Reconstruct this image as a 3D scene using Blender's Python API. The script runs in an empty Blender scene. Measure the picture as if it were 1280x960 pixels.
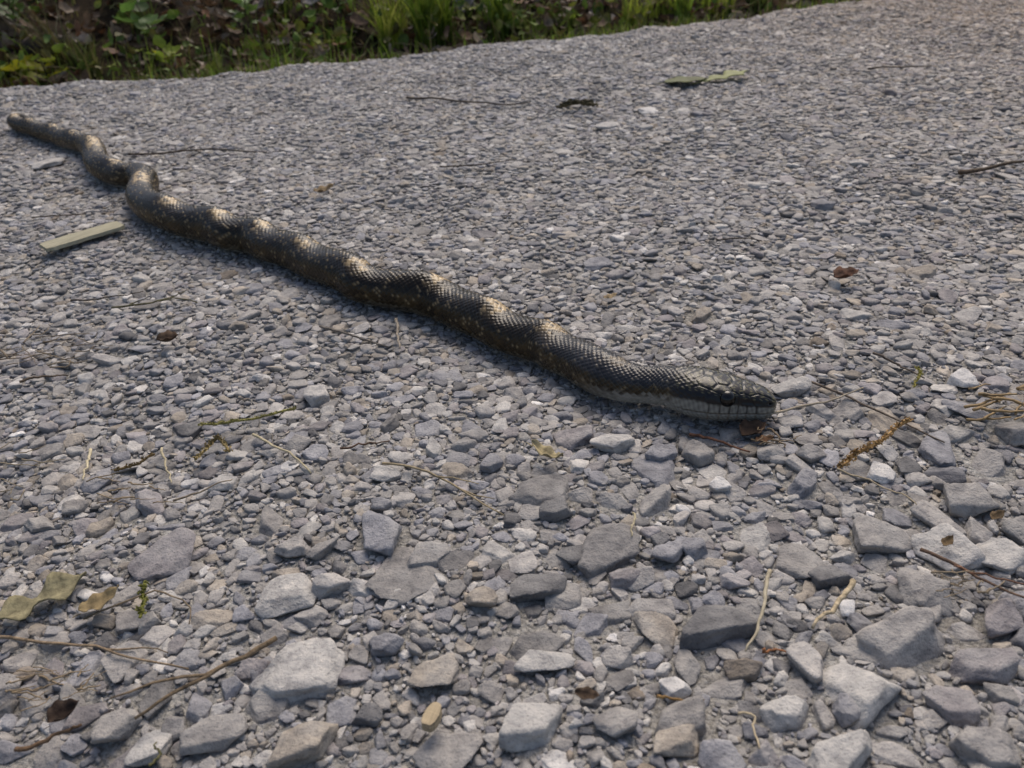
import bpy, bmesh, math, random
import numpy as np
from mathutils import Vector, Matrix, Euler, noise as mnoise

SC = bpy.context.scene
COL = SC.collection
R = random.Random(7)
N = np.random.RandomState(11)

# ------------------------------------------------------------------ camera
W, H, F = 1280.0, 960.0, 1108.0          # photograph's pixel frame and focal length in pixels
CAM_H, PITCH, ROLL = 0.245, math.radians(29.6), math.radians(3.0)
Fw = np.array([0, math.cos(PITCH), -math.sin(PITCH)])
R0 = np.array([1.0, 0, 0]); U0 = np.array([0, math.sin(PITCH), math.cos(PITCH)])
Rt = math.cos(ROLL)*R0 - math.sin(ROLL)*U0
Up = math.sin(ROLL)*R0 + math.cos(ROLL)*U0
CP = np.array([0, 0, CAM_H])
cd = bpy.data.cameras.new('camera'); cam = bpy.data.objects.new('camera', cd); COL.objects.link(cam)
cam.matrix_world = Matrix(((Rt[0], Up[0], -Fw[0], CP[0]), (Rt[1], Up[1], -Fw[1], CP[1]), (Rt[2], Up[2], -Fw[2], CP[2]), (0, 0, 0, 1)))
cd.sensor_width = 36; cd.lens = 36*F/W; cd.clip_start = 0.01; cd.clip_end = 500
cd.dof.use_dof = True; cd.dof.focus_distance = 0.44; cd.dof.aperture_fstop = 19
SC.camera = cam

# ------------------------------------------------------------------ light
SUN_EL, SUN_AZ = math.radians(52), math.radians(12)     # azimuth from +y towards +x
world = bpy.data.worlds.new("World"); SC.world = world; world.use_nodes = True
nt = world.node_tree; bg = nt.nodes['Background']
sky = nt.nodes.new('ShaderNodeTexSky'); sky.sky_type = 'NISHITA'; sky.sun_disc = False
sky.sun_elevation = SUN_EL; sky.sun_rotation = SUN_AZ; sky.dust_density = 4.0; sky.ozone_density = 1.0
nt.links.new(sky.outputs[0], bg.inputs[0]); bg.inputs[1].default_value = 0.115
sd = bpy.data.lights.new('sun', 'SUN'); sd.energy = 1.75; sd.angle = math.radians(42); sd.color = (1, 0.90, 0.78)
sun = bpy.data.objects.new('sun', sd); COL.objects.link(sun)
sdir = Vector((math.sin(SUN_AZ)*math.cos(SUN_EL), math.cos(SUN_AZ)*math.cos(SUN_EL), math.sin(SUN_EL)))
sun.rotation_euler = sdir.to_track_quat('Z', 'Y').to_euler(); sun.location = sdir*5
SC.view_settings.view_transform = 'Standard'; SC.view_settings.look = 'None'
SC.view_settings.exposure = 0.24; SC.view_settings.gamma = 1
SC.render.engine = 'CYCLES'; SC.cycles.max_bounces = 6; SC.cycles.use_denoising = True

# ------------------------------------------------------------------ helpers
def ray(px, py):
    d = Fw + (px-W/2)/F*Rt - (py-H/2)/F*Up
    return d
def G(px, py, z=0.0):
    d = ray(px, py); k = (z-CAM_H)/d[2]
    return CP + d*k
def depth_of(p): return float(np.dot(np.asarray(p)-CP, Fw))
def project(P):
    P = np.asarray(P)-CP
    dz = P@Fw
    return W/2+F*(P@Rt)/dz, H/2-F*(P@Up)/dz, dz
def mpp(p): return depth_of(p)/F          # metres per photo pixel at p

def mesh_obj(name, verts, faces, mat, parent=None, smooth=True):
    me = bpy.data.meshes.new(name)
    me.from_pydata([tuple(v) for v in verts], [], [tuple(f) for f in faces])
    if smooth: me.shade_smooth()
    me.materials.append(mat)
    o = bpy.data.objects.new(name, me); COL.objects.link(o)
    if parent: o.parent = parent
    return o
def tri_mesh_np(name, v, faces_flat, loop_n, mat):
    """fast mesh from numpy: v (n,3), faces_flat vertex ids, loop_n verts per face"""
    me = bpy.data.meshes.new(name)
    nf = len(faces_flat)//loop_n
    me.vertices.add(len(v)); me.vertices.foreach_set('co', np.asarray(v, np.float32).ravel())
    me.loops.add(len(faces_flat)); me.loops.foreach_set('vertex_index', np.asarray(faces_flat, np.int32))
    me.polygons.add(nf); me.polygons.foreach_set('loop_start', np.arange(nf, dtype=np.int32)*loop_n)
    me.update(calc_edges=True); me.validate()
    me.shade_smooth(); me.materials.append(mat)
    return me
def tag(o, label=None, cat=None, group=None, kind=None):
    if label: o['label'] = label
    if cat: o['category'] = cat
    if group: o['group'] = group
    if kind: o['kind'] = kind
    return o
def empty(name, loc):
    o = bpy.data.objects.new(name, None); COL.objects.link(o); o.location = loc
    o.empty_display_size = 0.02
    return o

# ------------------------------------------------------------------ materials
def new_mat(name):
    m = bpy.data.materials.new(name); m.use_nodes = True
    return m, m.node_tree, m.node_tree.nodes['Principled BSDF']
def node(t, kind, **kw):
    n = t.nodes.new(kind)
    for k, v in kw.items(): setattr(n, k, v)
    return n
def ramp(t, stops):
    n = t.nodes.new('ShaderNodeValToRGB'); e = n.color_ramp.elements
    while len(e) < len(stops): e.new(0.5)
    for q, (p, c) in zip(e, stops): q.position = p; q.color = (*c, 1)
    return n
def mixc(t, mode, fac, a, b):
    n = t.nodes.new('ShaderNodeMix'); n.data_type = 'RGBA'; n.blend_type = mode
    for s, v in ((n.inputs[0], fac), (n.inputs[6], a), (n.inputs[7], b)):
        if hasattr(v, 'node'): t.links.new(v, s)
        elif isinstance(v, (int, float)): s.default_value = v
        else: s.default_value = (*v, 1)
    return n.outputs[2]
def noise_tex(t, scale, detail=4, rough=.6, vec=None, dim='3D'):
    n = t.nodes.new('ShaderNodeTexNoise'); n.noise_dimensions = dim
    n.inputs['Scale'].default_value = scale; n.inputs['Detail'].default_value = detail; n.inputs['Roughness'].default_value = rough
    if vec is not None: t.links.new(vec, n.inputs['Vector'])
    return n
def geo_pos(t): return t.nodes.new('ShaderNodeNewGeometry').outputs['Position']
def bump(t, height, strength, dist, normal=None):
    b = t.nodes.new('ShaderNodeBump'); b.inputs['Strength'].default_value = strength; b.inputs['Distance'].default_value = dist
    t.links.new(height, b.inputs['Height'])
    if normal is not None: t.links.new(normal, b.inputs['Normal'])
    return b.outputs[0]

def stone_material(name, instanced):
    m, t, p = new_mat(name)
    if instanced:
        a = node(t, 'ShaderNodeAttribute', attribute_type='INSTANCER', attribute_name='tint'); tint = a.outputs['Color']
    else:
        tint = t.nodes.new('ShaderNodeObjectInfo').outputs['Color']
    pos = geo_pos(t)
    n1 = noise_tex(t, 160, 5, .65, pos)
    n2 = noise_tex(t, 900, 3, .6, pos)
    n3 = noise_tex(t, 60, 3, .5, pos)
    r1 = ramp(t, [(.30, (.58, .58, .60)), (.5, (1, 1, 1)), (.68, (1.34, 1.32, 1.28))]); t.links.new(n1.outputs[0], r1.inputs[0])
    c = mixc(t, 'MULTIPLY', 1.0, tint, r1.outputs[0])
    # pale quarry dust in patches, fine dark pits
    rd = ramp(t, [(.48, (0, 0, 0)), (.68, (1, 1, 1))]); t.links.new(n3.outputs[0], rd.inputs[0])
    md = node(t, 'ShaderNodeMath', operation='MULTIPLY'); t.links.new(rd.outputs[0], md.inputs[0]); md.inputs[1].default_value = .38
    c = mixc(t, 'MIX', md.outputs[0], c, (.40, .385, .365))
    rp = ramp(t, [(.30, (.5, .5, .5)), (.42, (1, 1, 1))]); t.links.new(n2.outputs[0], rp.inputs[0])
    c = mixc(t, 'MULTIPLY', .8, c, rp.outputs[0])
    t.links.new(c, p.inputs['Base Color'])
    p.inputs['Roughness'].default_value = .78; p.inputs['Specular IOR Level'].default_value = .3
    nb = bump(t, n1.outputs[0], .8, .0022)
    nb = bump(t, n2.outputs[0], .7, .0007, nb)
    t.links.new(nb, p.inputs['Normal'])
    return m
M_STONE = stone_material('stone_surface', False)
M_GRAVEL = stone_material('gravel_surface', True)

def ground_material():
    m, t, p = new_mat('road_fines')
    pos = geo_pos(t)
    n1 = noise_tex(t, 14, 5, .6, pos); n2 = noise_tex(t, 420, 4, .7, pos); n3 = noise_tex(t, 1500, 2, .6, pos)
    v = node(t, 'ShaderNodeTexVoronoi'); v.inputs['Scale'].default_value = 380; t.links.new(pos, v.inputs['Vector'])
    r = ramp(t, [(.3, (.29, .27, .24)), (.55, (.37, .355, .33)), (.75, (.45, .435, .41))]); t.links.new(n1.outputs[0], r.inputs[0])
    r2 = ramp(t, [(.3, (.45, .44, .42)), (.5, (.95, .95, .95)), (.7, (1.2, 1.2, 1.2))]); t.links.new(n2.outputs[0], r2.inputs[0])
    c = mixc(t, 'MULTIPLY', .9, r.outputs[0], r2.outputs[0])
    rv = ramp(t, [(0, (.7, .7, .7)), (1, (1.2, 1.2, 1.2))]); t.links.new(v.outputs['Color'], rv.inputs[0])
    c = mixc(t, 'MULTIPLY', .8, c, rv.outputs[0])
    t.links.new(c, p.inputs['Base Color']); p.inputs['Roughness'].default_value = .95; p.inputs['Specular IOR Level'].default_value = .15
    nb = bump(t, v.outputs['Distance'], .9, -.002); nb = bump(t, n2.outputs[0], .9, .002, nb); nb = bump(t, n3.outputs[0], .6, .0006, nb)
    t.links.new(nb, p.inputs['Normal'])
    return m
M_ROAD = ground_material()

def soil_material():
    m, t, p = new_mat('woodland_soil')
    pos = geo_pos(t)
    n1 = noise_tex(t, 9, 6, .65, pos); n2 = noise_tex(t, 90, 5, .7, pos)
    r = ramp(t, [(.3, (.018, .013, .008)), (.5, (.035, .025, .015)), (.62, (.05, .037, .022)), (.75, (.03, .035, .012))]); t.links.new(n1.outputs[0], r.inputs[0])
    r2 = ramp(t, [(.3, (.4, .4, .4)), (.7, (1.5, 1.45, 1.4))]); t.links.new(n2.outputs[0], r2.inputs[0])
    t.links.new(mixc(t, 'MULTIPLY', 1, r.outputs[0], r2.outputs[0]), p.inputs['Base Color'])
    p.inputs['Roughness'].default_value = .95; p.inputs['Specular IOR Level'].default_value = .1
    t.links.new(bump(t, n2.outputs[0], 1, .01), p.inputs['Normal'])
    return m
M_SOIL = soil_material()

def organic_material(name, rough=.6, transl=0.0, scale=120, contrast=.45, spec=.3, attr=None, bumpd=.0006, grain=False):
    """wood, straw, leaf: colour comes from the object's own colour (or a per-leaf attribute), broken up by noise"""
    m, t, p = new_mat(name)
    if attr: tint = node(t, 'ShaderNodeAttribute', attribute_type='GEOMETRY', attribute_name=attr).outputs['Color']
    else: tint = t.nodes.new('ShaderNodeObjectInfo').outputs['Color']
    pos = geo_pos(t)
    if grain:
        mp = t.nodes.new('ShaderNodeMapping'); mp.inputs['Scale'].default_value = (.06, 1, 1)
        t.links.new(t.nodes.new('ShaderNodeTexCoord').outputs['Object'], mp.inputs[0]); pos = mp.outputs[0]
    n1 = noise_tex(t, scale, 5, .65, pos)
    lo, hi = 1-contrast, 1+contrast
    r = ramp(t, [(.3, (lo, lo, lo)), (.7, (hi, hi, hi))]); t.links.new(n1.outputs[0], r.inputs[0])
    c = mixc(t, 'MULTIPLY', 1, tint, r.outputs[0])
    t.links.new(c, p.inputs['Base Color'])
    p.inputs['Roughness'].default_value = rough; p.inputs['Specular IOR Level'].default_value = spec
    t.links.new(bump(t, n1.outputs[0], .7, bumpd), p.inputs['Normal'])
    if transl:
        tr = t.nodes.new('ShaderNodeBsdfTranslucent'); t.links.new(c, tr.inputs[0])
        mx = t.nodes.new('ShaderNodeMixShader'); mx.inputs[0].default_value = transl
        t.links.new(p.outputs[0], mx.inputs[1]); t.links.new(tr.outputs[0], mx.inputs[2])
        t.links.new(mx.outputs[0], t.nodes['Material Output'].inputs[0])
    return m
M_WOOD = organic_material('dead_wood', .85, scale=330, contrast=.65, bumpd=.0012)
M_GRAIN = organic_material('split_wood', .8, scale=900, contrast=.42, grain=True)
M_STRAW = organic_material('dry_straw', .65, scale=250, contrast=.35)
M_DRYLEAF = organic_material('dry_leaf', .75, .12, scale=190, contrast=.62, bumpd=.0012)
M_LEAF = organic_material('green_leaf', .5, .4, scale=60, contrast=.3, spec=.35)
M_GRASS = organic_material('grass_blades', .5, .45, scale=40, contrast=.35, attr='tint', spec=.3)
M_LITTER = organic_material('leaf_litter', .7, .12, scale=70, contrast=.45, attr='tint')

# ------------------------------------------------------------------ terrain frame: t along the road edge, s across it (s > 0 beyond the edge)
eA, eB, eC = G(0, 110), G(640, 50), G(1026, 4)
Tv = (eC-eA)[:2]; Tv /= np.linalg.norm(Tv)
Nv = np.array([-Tv[1], Tv[0]])
E0 = ((eA+eB+eC)/3)[:2]
def ts(x, y): 
    dx, dy = x-E0[0], y-E0[1]
    return dx*Tv[0]+dy*Tv[1], dx*Nv[0]+dy*Nv[1]
def xy(t, s): return E0[0]+t*Tv[0]+s*Nv[0], E0[1]+t*Tv[1]+s*Nv[1]
_et = [ts(*e[:2]) for e in (eA, eB, eC)]
_ec = np.polyfit([e[0] for e in _et], [e[1] for e in _et], 2)
def wob(t): return np.polyval(_ec, np.clip(t, _et[0][0]-.15, _et[2][0]+.1))+.005*np.sin(t*7.3+1)+.005*np.sin(t*17.1)+.005*np.sin(t*41+2)+.004*np.sin(t*83)
def zroad(x, y):
    z = .004*np.sin(x*6.1+.7)*np.sin(y*5.3+.4)+.0025*np.sin(x*17+y*9)+.002*np.sin(y*23-x*11)+.0012*np.sin(x*51+y*37)+.001*np.sin(x*73-y*59)
    t, s = ts(x, y)
    sh = np.clip((s+.06-wob(t))/.12, 0, 1)
    return z-.045*sh**2
def GZ(px, py, lift=0.0):
    z = lift
    for _ in range(5):
        p = G(px, py, z); z = float(zroad(p[0], p[1]))+lift
    return p
def zbank(t, s):
    u = np.clip(s, 0, None)
    a = -.058+.36*np.clip(u-.06, 0, 1.6)+.10*np.clip(u-1.66, 0, 60)
    a = a+.025*np.sin(t*3.1+s*2)*np.clip(u, 0, 1)+.015*np.sin(t*9.7+1)*np.clip(u*2, 0, 1)+.01*np.sin(t*23+s*19)*np.clip(u*4, 0, 1)
    return np.where(s < 0, -.11, np.maximum(a, -.11))

def axis(lo, hi, flo, fhi, fine, coarse):
    a = [flo+fine*i for i in range(int((fhi-flo)/fine)+1)]
    left, right, st = [], [], fine
    x = a[0]; 
    while x > lo: st = min(st*1.35, coarse); x -= st; left.append(max(x, lo))
    x, st = a[-1], fine
    while x < hi: st = min(st*1.35, coarse); x += st; right.append(min(x, hi))
    return np.array(left[::-1]+a+right)
def sheet(name, ta, sa, zf, mat):
    Tm, Sm = np.meshgrid(ta, sa, indexing='ij')
    X, Y = xy(Tm, Sm); Z = zf(Tm, Sm, X, Y)
    v = np.stack([X, Y, Z], -1).reshape(-1, 3)
    n1, n2 = Tm.shape
    i = np.arange(n1-1)[:, None]*n2+np.arange(n2-1)[None, :]
    q = np.stack([i, i+n2, i+n2+1, i+1], -1).reshape(-1)
    o = bpy.data.objects.new(name, tri_mesh_np(name, v, q, 4, mat)); COL.objects.link(o)
    return o
road = sheet('gravel_road', axis(-60, 60, -1.6, 2.6, .012, 4), axis(-4.5, .07, -2.2, .07, .012, .6), lambda t, s, x, y: zroad(x, y), M_ROAD)
tag(road, kind='structure')
floor = sheet('forest_floor', axis(-80, 80, -2, 3, .03, 6), axis(-60, 90, -.05, 2, .03, 5), lambda t, s, x, y: zbank(t, s), M_SOIL)
tag(floor, kind='structure')

# ------------------------------------------------------------------ snake path
KINKS = [216, 279, 331, 386, 450, 546, 620, 690]
bot = np.array([(200, 287), (210, 291), (250, 303.5), (300, 317.5), (330, 326), (350, 334), (390, 350), (420, 362), (440, 374), (455, 381), (480, 387), (530, 398), (560, 406), (590, 423), (625, 438), (665, 454), (695, 466), (725, 481)])
thk_ = np.array([(200, 43), (230, 47), (300, 49), (350, 49), (400, 51), (440, 54), (480, 54), (530, 56), (600, 57), (660, 57), (725, 59)])
cx = np.arange(200, 726, 5.0); ct = np.interp(cx, thk_[:, 0], thk_[:, 1]); cy = np.interp(cx, bot[:, 0], bot[:, 1])-ct/2
path = [(88, 169, 2), (72, 165, 5), (54, 159, 9), (38, 153, 12), (25, 149, 15), (18, 151, 18), (27, 157, 19), (48, 162, 22), (70, 168, 24), (95, 176, 26),
        (109, 180, 28), (117, 187, 29), (119, 197, 30), (124, 206, 32), (137, 214, 34), (155, 219, 34), (170, 217, 34), (179, 222, 34), (181, 230, 35), (177, 238, 36), (177, 247, 38), (186, 257, 41)]
for k, x in enumerate(KINKS):
    ka = R.uniform(.6, 1.35)
    for dx, dy in ((-13+R.uniform(-4, 3), -1.8*ka), (9+R.uniform(-3, 3), 1.9*ka)):
        xx = x+dx
        path.append((xx, np.interp(xx, cx, cy)+dy, np.interp(xx, cx, ct)))
path += [(722, 450, 58), (750, 467, 58), (778, 480, 52), (803, 485, 48), (828, 486, 48), (848, 488, 55), (868, 491, 60), (892, 496, 58), (920, 500, 51), (945, 503, 44), (958, 504, 39), (969, 504, 33)]
PX = np.array(path)
C, RR = [], []
for px, py, th in PX:
    r = .015; 
    for _ in range(6):
        c = GZ(px, py, r*.93+.0026); r = th/2*mpp(c)*(.90 if px < 740 else .96)
    C.append(c); RR.append(r)
C = np.array(C); RR = np.array(RR)
def catmull(P, n):
    P = np.vstack([2*P[0]-P[1], P, 2*P[-1]-P[-2]]); out = []
    for i in range(1, len(P)-2):
        u = np.linspace(0, 1, n, endpoint=False)[:, None]
        p0, p1, p2, p3 = P[i-1], P[i], P[i+1], P[i+2]
        out.append(.5*((2*p1)+(-p0+p2)*u+(2*p0-5*p1+4*p2-p3)*u**2+(-p0+3*p1-3*p2+p3)*u**3))
    out.append(P[-2][None]); return np.vstack(out)
full = catmull(np.column_stack([C, RR, PX[:, 0], PX[:, 1]]), 24)
seg = np.r_[0, np.cumsum(np.linalg.norm(np.diff(full[:, :3], axis=0), axis=1))]
L = seg[-1]
sN = np.linspace(0, L, 3000)
full = np.column_stack([np.interp(sN, seg, full[:, i]) for i in range(6)])
def gsm(a, k):
    w = np.exp(-.5*(np.arange(-3*k, 3*k+1)/k)**2); w /= w.sum()
    return np.convolve(np.pad(a, 3*k, mode='reflect', reflect_type='odd'), w, 'valid')
step = L/3000
for i in range(4): full[:, i] = gsm(full[:, i], max(2, int(.0036/step)))
seg = np.r_[0, np.cumsum(np.linalg.norm(np.diff(full[:, :3], axis=0), axis=1))]; L = seg[-1]
S_HEAD = seg[np.argmin(np.abs(full[:, 4]-838)+1e3*(full[:, 4] < 800))]      # where the neck meets the head
print('snake length', round(L, 3), 'head', round(L-S_HEAD, 4), 'max radius', round(full[:, 3].max(), 4))
kink_s = []
for x in KINKS:
    idx = np.where(full[:, 5] > 250)[0]; idx = idx[np.argmin(np.abs(full[idx, 4]-x))]; kink_s.append(seg[idx])
def s_at(px, py): return seg[np.argmin((full[:, 4]-px)**2+(full[:, 5]-py)**2)]
pale_s = [s_at(10, 150), s_at(42, 161), s_at(70, 167), s_at(96, 174), s_at(117, 190), s_at(150, 214), s_at(176, 238)]+kink_s+[s_at(775, 478)]  # first entry paints the glint at the tail turn into the skin
pale_h = [.012, .004, .004, .004, .014, .006, .015, .008, .0065, .006, .006, .0075, .006, .0075, .008, .004]

# rings are spaced so that the scales grow with the body
ROWS, SUB = 27, 6
rad = np.interp(seg, seg, full[:, 3])
sc_len = np.clip(2*np.pi*rad/ROWS*1.25, .0022, .0075)
U = np.r_[0, np.cumsum(.5*(1/sc_len[1:]+1/sc_len[:-1])*np.diff(seg))]
nring = int(U[-1]*SUB)
uu = np.linspace(0, U[-1], nring)
ss = np.interp(uu, U, seg)
# extra rings to round the snout
ss = np.r_[ss[ss < L-.004], L-.004*np.cos(np.linspace(0, np.pi/2, 14))[0:]] if False else ss
uu = np.interp(ss, seg, U); nring = len(ss)
P = np.column_stack([np.interp(ss, seg, full[:, i]) for i in range(3)]); r = np.interp(ss, seg, full[:, 3])
Tn = np.gradient(P, axis=0); Tn[:, 2] *= .6; Tn /= np.linalg.norm(Tn, axis=1)[:, None]
side = np.cross(Tn, [0, 0, 1.0]); side /= np.linalg.norm(side, axis=1)[:, None]
upv = np.cross(side, Tn)
tip = L-ss
hd = np.clip((ss-S_HEAD)/(L-S_HEAD), 0, 1)                              # 0 at the neck, 1 at the snout
isH = ss > S_HEAD
# width and height of each ring
wid = r*np.where(isH, np.interp(hd, [0, .25, .45, .62, .8, .92, 1], [1.03, 1.18, 1.20, 1.10, 1.02, 1.02, 1.0]), 1.03)
hei = r*np.where(isH, np.interp(hd, [0, .3, .6, .85, 1], [1.0, .93, .94, .92, .9]), 1.0)
wid = gsm(wid, 8); hei = gsm(hei, 8)
cap = np.sqrt(np.clip(1-(1-np.clip(tip/.0075, 0, 1))**2.3, 0, 1)); cap[-1] = 0.02
capt = np.sqrt(np.clip(1-(1-np.clip(ss/.02, 0, 1))**2, 0, 1)); capt[0] = 0.02
wid *= cap*capt; hei *= cap*capt
# keep the belly on the gravel: the neck lifts a little towards the head
zc = zroad(P[:, 0], P[:, 1])+r*.93+.0026+.002*np.clip((ss-S_HEAD+.05)/.05, 0, 1)-.0022*hd
P[:, 2] = gsm(zc, 20)
nphi = ROWS*SUB
phi = (np.arange(nphi)/nphi)*2*np.pi-np.pi+np.pi/nphi                    # 0 = back, +pi/2 faces the snake's right
ph = phi[None, :]*np.ones((nring, 1))
aph = np.abs(ph)
cs, sn = np.cos(ph), np.sin(ph)
hdm = hd[:, None]
ex = 2/(2.15+.75*np.clip(hdm*4, 0, 1))
sx = np.sign(sn)*np.abs(sn)**ex; sz = np.sign(cs)*np.abs(cs)**ex
sz = np.where(sz < 0, sz*.93, sz)
saw = np.zeros(nring)
for q0, q1 in zip(pale_s[:-1], pale_s[1:]):
    w_ = (ss >= q0-.35*0) & (ss < q1); u_ = (ss[w_]-q0)/max(q1-q0, 1e-4)
    saw[w_] = np.interp(u_, [0, .22, .45, .86, 1], [0, -1, -.35, 1, 0])
saw = gsm(saw, 5)*(1-np.clip((ss-s_at(700, 445))/.06, 0, 1))
dorsal = 1+.035*np.exp(-(ph/.35)**2)*(1-hdm)+.21*saw[:, None]*np.exp(-(ph/.95)**2)
# scales
vv = (ph/(2*np.pi)+.5)*ROWS
um = uu[:, None]*np.ones_like(ph)
def lattice(u, v):
    """diamond lattice: distance to the nearest scale centre, and offset along the body"""
    a1, b1 = np.round(u), np.round(v)
    d1u, d1v = u-a1, v-b1
    a2, b2 = np.floor(u)+.5, np.floor(v)+.5
    d2u, d2v = u-a2, v-b2
    m1 = np.abs(d1u)+np.abs(d1v); m2 = np.abs(d2u)+np.abs(d2v)
    f = m1 < m2
    return np.where(f, m1, m2), np.where(f, d1u, d2u), np.where(f, d1v, d2v), np.where(f, a1*131+b1*17, a2*131+b2*17+7)
m, du, dv, sid = lattice(um, vv)
m2 = m/.5                                                                 # 1 at the seam
hsh = np.modf(np.abs(np.sin(sid*12.9898)*43758.5453))[0]
dome = 1-np.clip(m2, 0, 1)**3
scaleh = .00052*dome*(1-.55*du*2)*(1+.7*(hsh-.5))+.0007*(np.modf(hsh*37)[0]-.5)*dv*dome+.00012*np.exp(-(dv/.06)**2)*dome
# belly shields
bel = np.clip((aph-2.25)/.12, 0, 1)
fr = np.modf(um*.9+100)[0]
bellyh = .0003*(fr**.6)*(fr < .93)
onhead = np.clip((hd-.18)*6, 0, 1)[:, None]
h = (1-bel)*scaleh+bel*bellyh
# head shields: large plates on the crown, lip scales along the jaw
hx = (hd*(L-S_HEAD))[:, None]*np.ones_like(ph)                            # metres from the neck
hy = ph*wid[:, None]
seeds = np.array([(x, y) for x, ys in ((.012, (-.009, 0.0, .009)), (.019, (-.005, .005)), (.0265, (-.0085, 0, .0085)), (.033, (-.004, .004)), (.039, (-.0035, .0035)), (.0445, (0,)), (.0165, (-.0125, .0125)),
                  (.024, (-.0145, .0145)), (.031, (-.0115, .0115)), (.0375, (-.0105, .0105)), (.043, (-.008, .008))) for y in ys])
d = np.sqrt(((hx[..., None]-seeds[:, 0])*1.0)**2+((hy[..., None]-seeds[:, 1]))**2); d.sort(axis=-1)
plate = np.clip((d[..., 1]-d[..., 0])/.0011, 0, 1)
LIPW = .0043
lx = np.modf(hx/LIPW+50)[0]; lipg = np.clip(np.minimum(lx, 1-lx)/.10, 0, 1)
lipband = np.clip((aph-1.38)/.05, 0, 1)*np.clip((2.42-aph)/.06, 0, 1)
mouth = np.exp(-((aph-(1.80-.10*hdm))/.035)**2)*np.clip((hd-.12)*12, 0, 1)[:, None]
hh = .0006*plate*(1-lipband)+lipband*.0003*lipg-.0008*mouth
h = h*(1-onhead)+hh*onhead*np.clip(cap[:, None]*1.5-.3, 0, 1)
# brow ridge over the eye, hollow in front of it, jaw bulge
EYE_H, EYE_PHI = .53, 1.10
brow = np.exp(-((hdm-EYE_H)/.09)**2-((aph-.80)/.22)**2)*.0006
sock = -np.exp(-((hdm-EYE_H)/.055)**2-((aph-EYE_PHI)/.20)**2)*.0013
lore = -np.exp(-((hdm-.74)/.10)**2-((aph-1.2)/.25)**2)*.0009
nost = -np.exp(-((hdm-.905)/.016)**2-((aph-1.12)/.09)**2)*.0014
h = h+(brow+sock+lore+nost)*isH[:, None]
h[-1] = 0; h *= np.clip(capt[:, None], .2, 1)
Vs = P[:, None, :]+side[:, None, :]*((wid[:, None]+h)*sx)[..., None]+upv[:, None, :]*((hei[:, None]*dorsal+h)*sz)[..., None]
# colours of the skin
def ss_(a, b, x): q = np.clip((x-a)/(b-a), 0, 1); return q*q*(3-2*q)
sm = np.interp(um-du, U, seg)                                            # every scale takes one colour
phv, ph = ph, ph-dv*2*np.pi/ROWS
aphv, aph = aph, np.abs(ph)
jag = .0022*np.sin(ph*5+sm*300)+.0016*np.sin(ph*9-sm*170)+(hsh-.5)*.005
pale = np.zeros_like(ph)
for q, hw in zip(pale_s, pale_h):
    pale = np.maximum(pale, 1-ss_(hw*.65, hw*1.0, np.abs(sm-q+jag-.35*rad.mean()*0*ph)))
pale *= 1-ss_(.40, .85, np.abs(ph+.15)+(hsh-.5)*.6)
front = ss_(s_at(640, 417), s_at(800, 484), sm)                          # towards the neck the pattern dissolves
col_dark = np.array([.0085, .0058, .0026]); col_mid = np.array([.040, .0255, .009]); col_pale = np.array([.44, .335, .195]); col_bel = np.array([.36, .35, .29]); col_slate = np.array([.024, .025, .032])
c = np.ones(ph.shape+(3,))*col_mid
def lay(c, w, col): return c*(1-w[..., None])+w[..., None]*np.asarray(col)
# side blotches, alternating with the back ones
lat = np.zeros_like(ph)
ps = np.array(pale_s)
for q in list(ps)+list((ps[1:]+ps[:-1])/2):
    lat = np.maximum(lat, 1-ss_(.007, .012, np.abs(sm-q+jag)))
latb = lat*np.exp(-((aph-1.55)/.32)**2)
backb = (1-ss_(1.0, 1.25, aph+(hsh-.5)*.2))
c = lay(c, backb*.85, col_dark)
c = lay(c, latb*.8, col_dark)
slate = backb*ss_(0.0, 1.0, front)
c = lay(c, slate*.8, col_slate)
c = lay(c, pale*(1-.75*front)*np.where(hsh > .36, .60+.40*hsh, .12), col_pale*np.array([1, .97, .92]))
lowside = ss_(1.75, 2.15, aph+(hsh-.5)*.25)
c = lay(c, lowside*(.30+.40*front), col_bel*.42)
bel = np.clip((aphv-2.25)/.12, 0, 1)
chk = (np.modf(um*.45+np.sign(ph)*.25+50)[0] < .42)*1.0
c = lay(c, bel*(1-.55*chk*(1-front)), col_bel)
# pale skin in the seams between scales
seam = ss_(.80, .97, m2)*(1-bel)
flk = .02+.15*front*(1-ss_(1.7, 2.1, aph))+.03*ss_(.5, 1.2, aph)
c = lay(c, seam*flk*(1-onhead), [.34, .32, .25])
fleck = (hsh > .86)*(1-ss_(.62, .92, m2))*ss_(-.15, .25, du)*(aph < 1.7)*(1-.4*front)
c = lay(c, fleck*.38*(1-onhead), col_pale)
c *= (.55+.90*hsh)[..., None]
sm = ss[:, None]; ph, aph = phv, aphv
# head: dark crown with cream flecks, dark stripe through the eye, white lips with black seams
hc = np.ones_like(c)*np.array([.019, .018, .019])
nz = np.sin(hx*1900+np.sin(hy*1300)*2)*np.sin(hy*1700+hx*600)
hc = lay(hc, ss_(.25, .7, nz)*(aph < 1.0)*.42, [.30, .27, .14])
hc = lay(hc, (1-plate)*.5*(aph < 1.3), [.012, .012, .012])
lips = ss_(1.36, 1.50, aph+.03*np.sin(hx*420+1)+.012*np.sin(hx*2900))
hc = lay(hc, lips*(.72+.28*np.sin(hx*2300+aph*9)*np.sin(hx*900-aph*25)), [.29, .285, .25])
hc = lay(hc, (1-ss_(.06, .15, np.minimum(lx, 1-lx)+.10*(aph-1.5)))*lipband*(aph < 1.76)*(.55+.45*np.modf(np.abs(np.sin(np.floor(hx/LIPW+50)*7.7))*91)[0])*ss_(.30, .42, hdm)*(1-ss_(.82, .92, hdm)), [.03, .028, .026])
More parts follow.
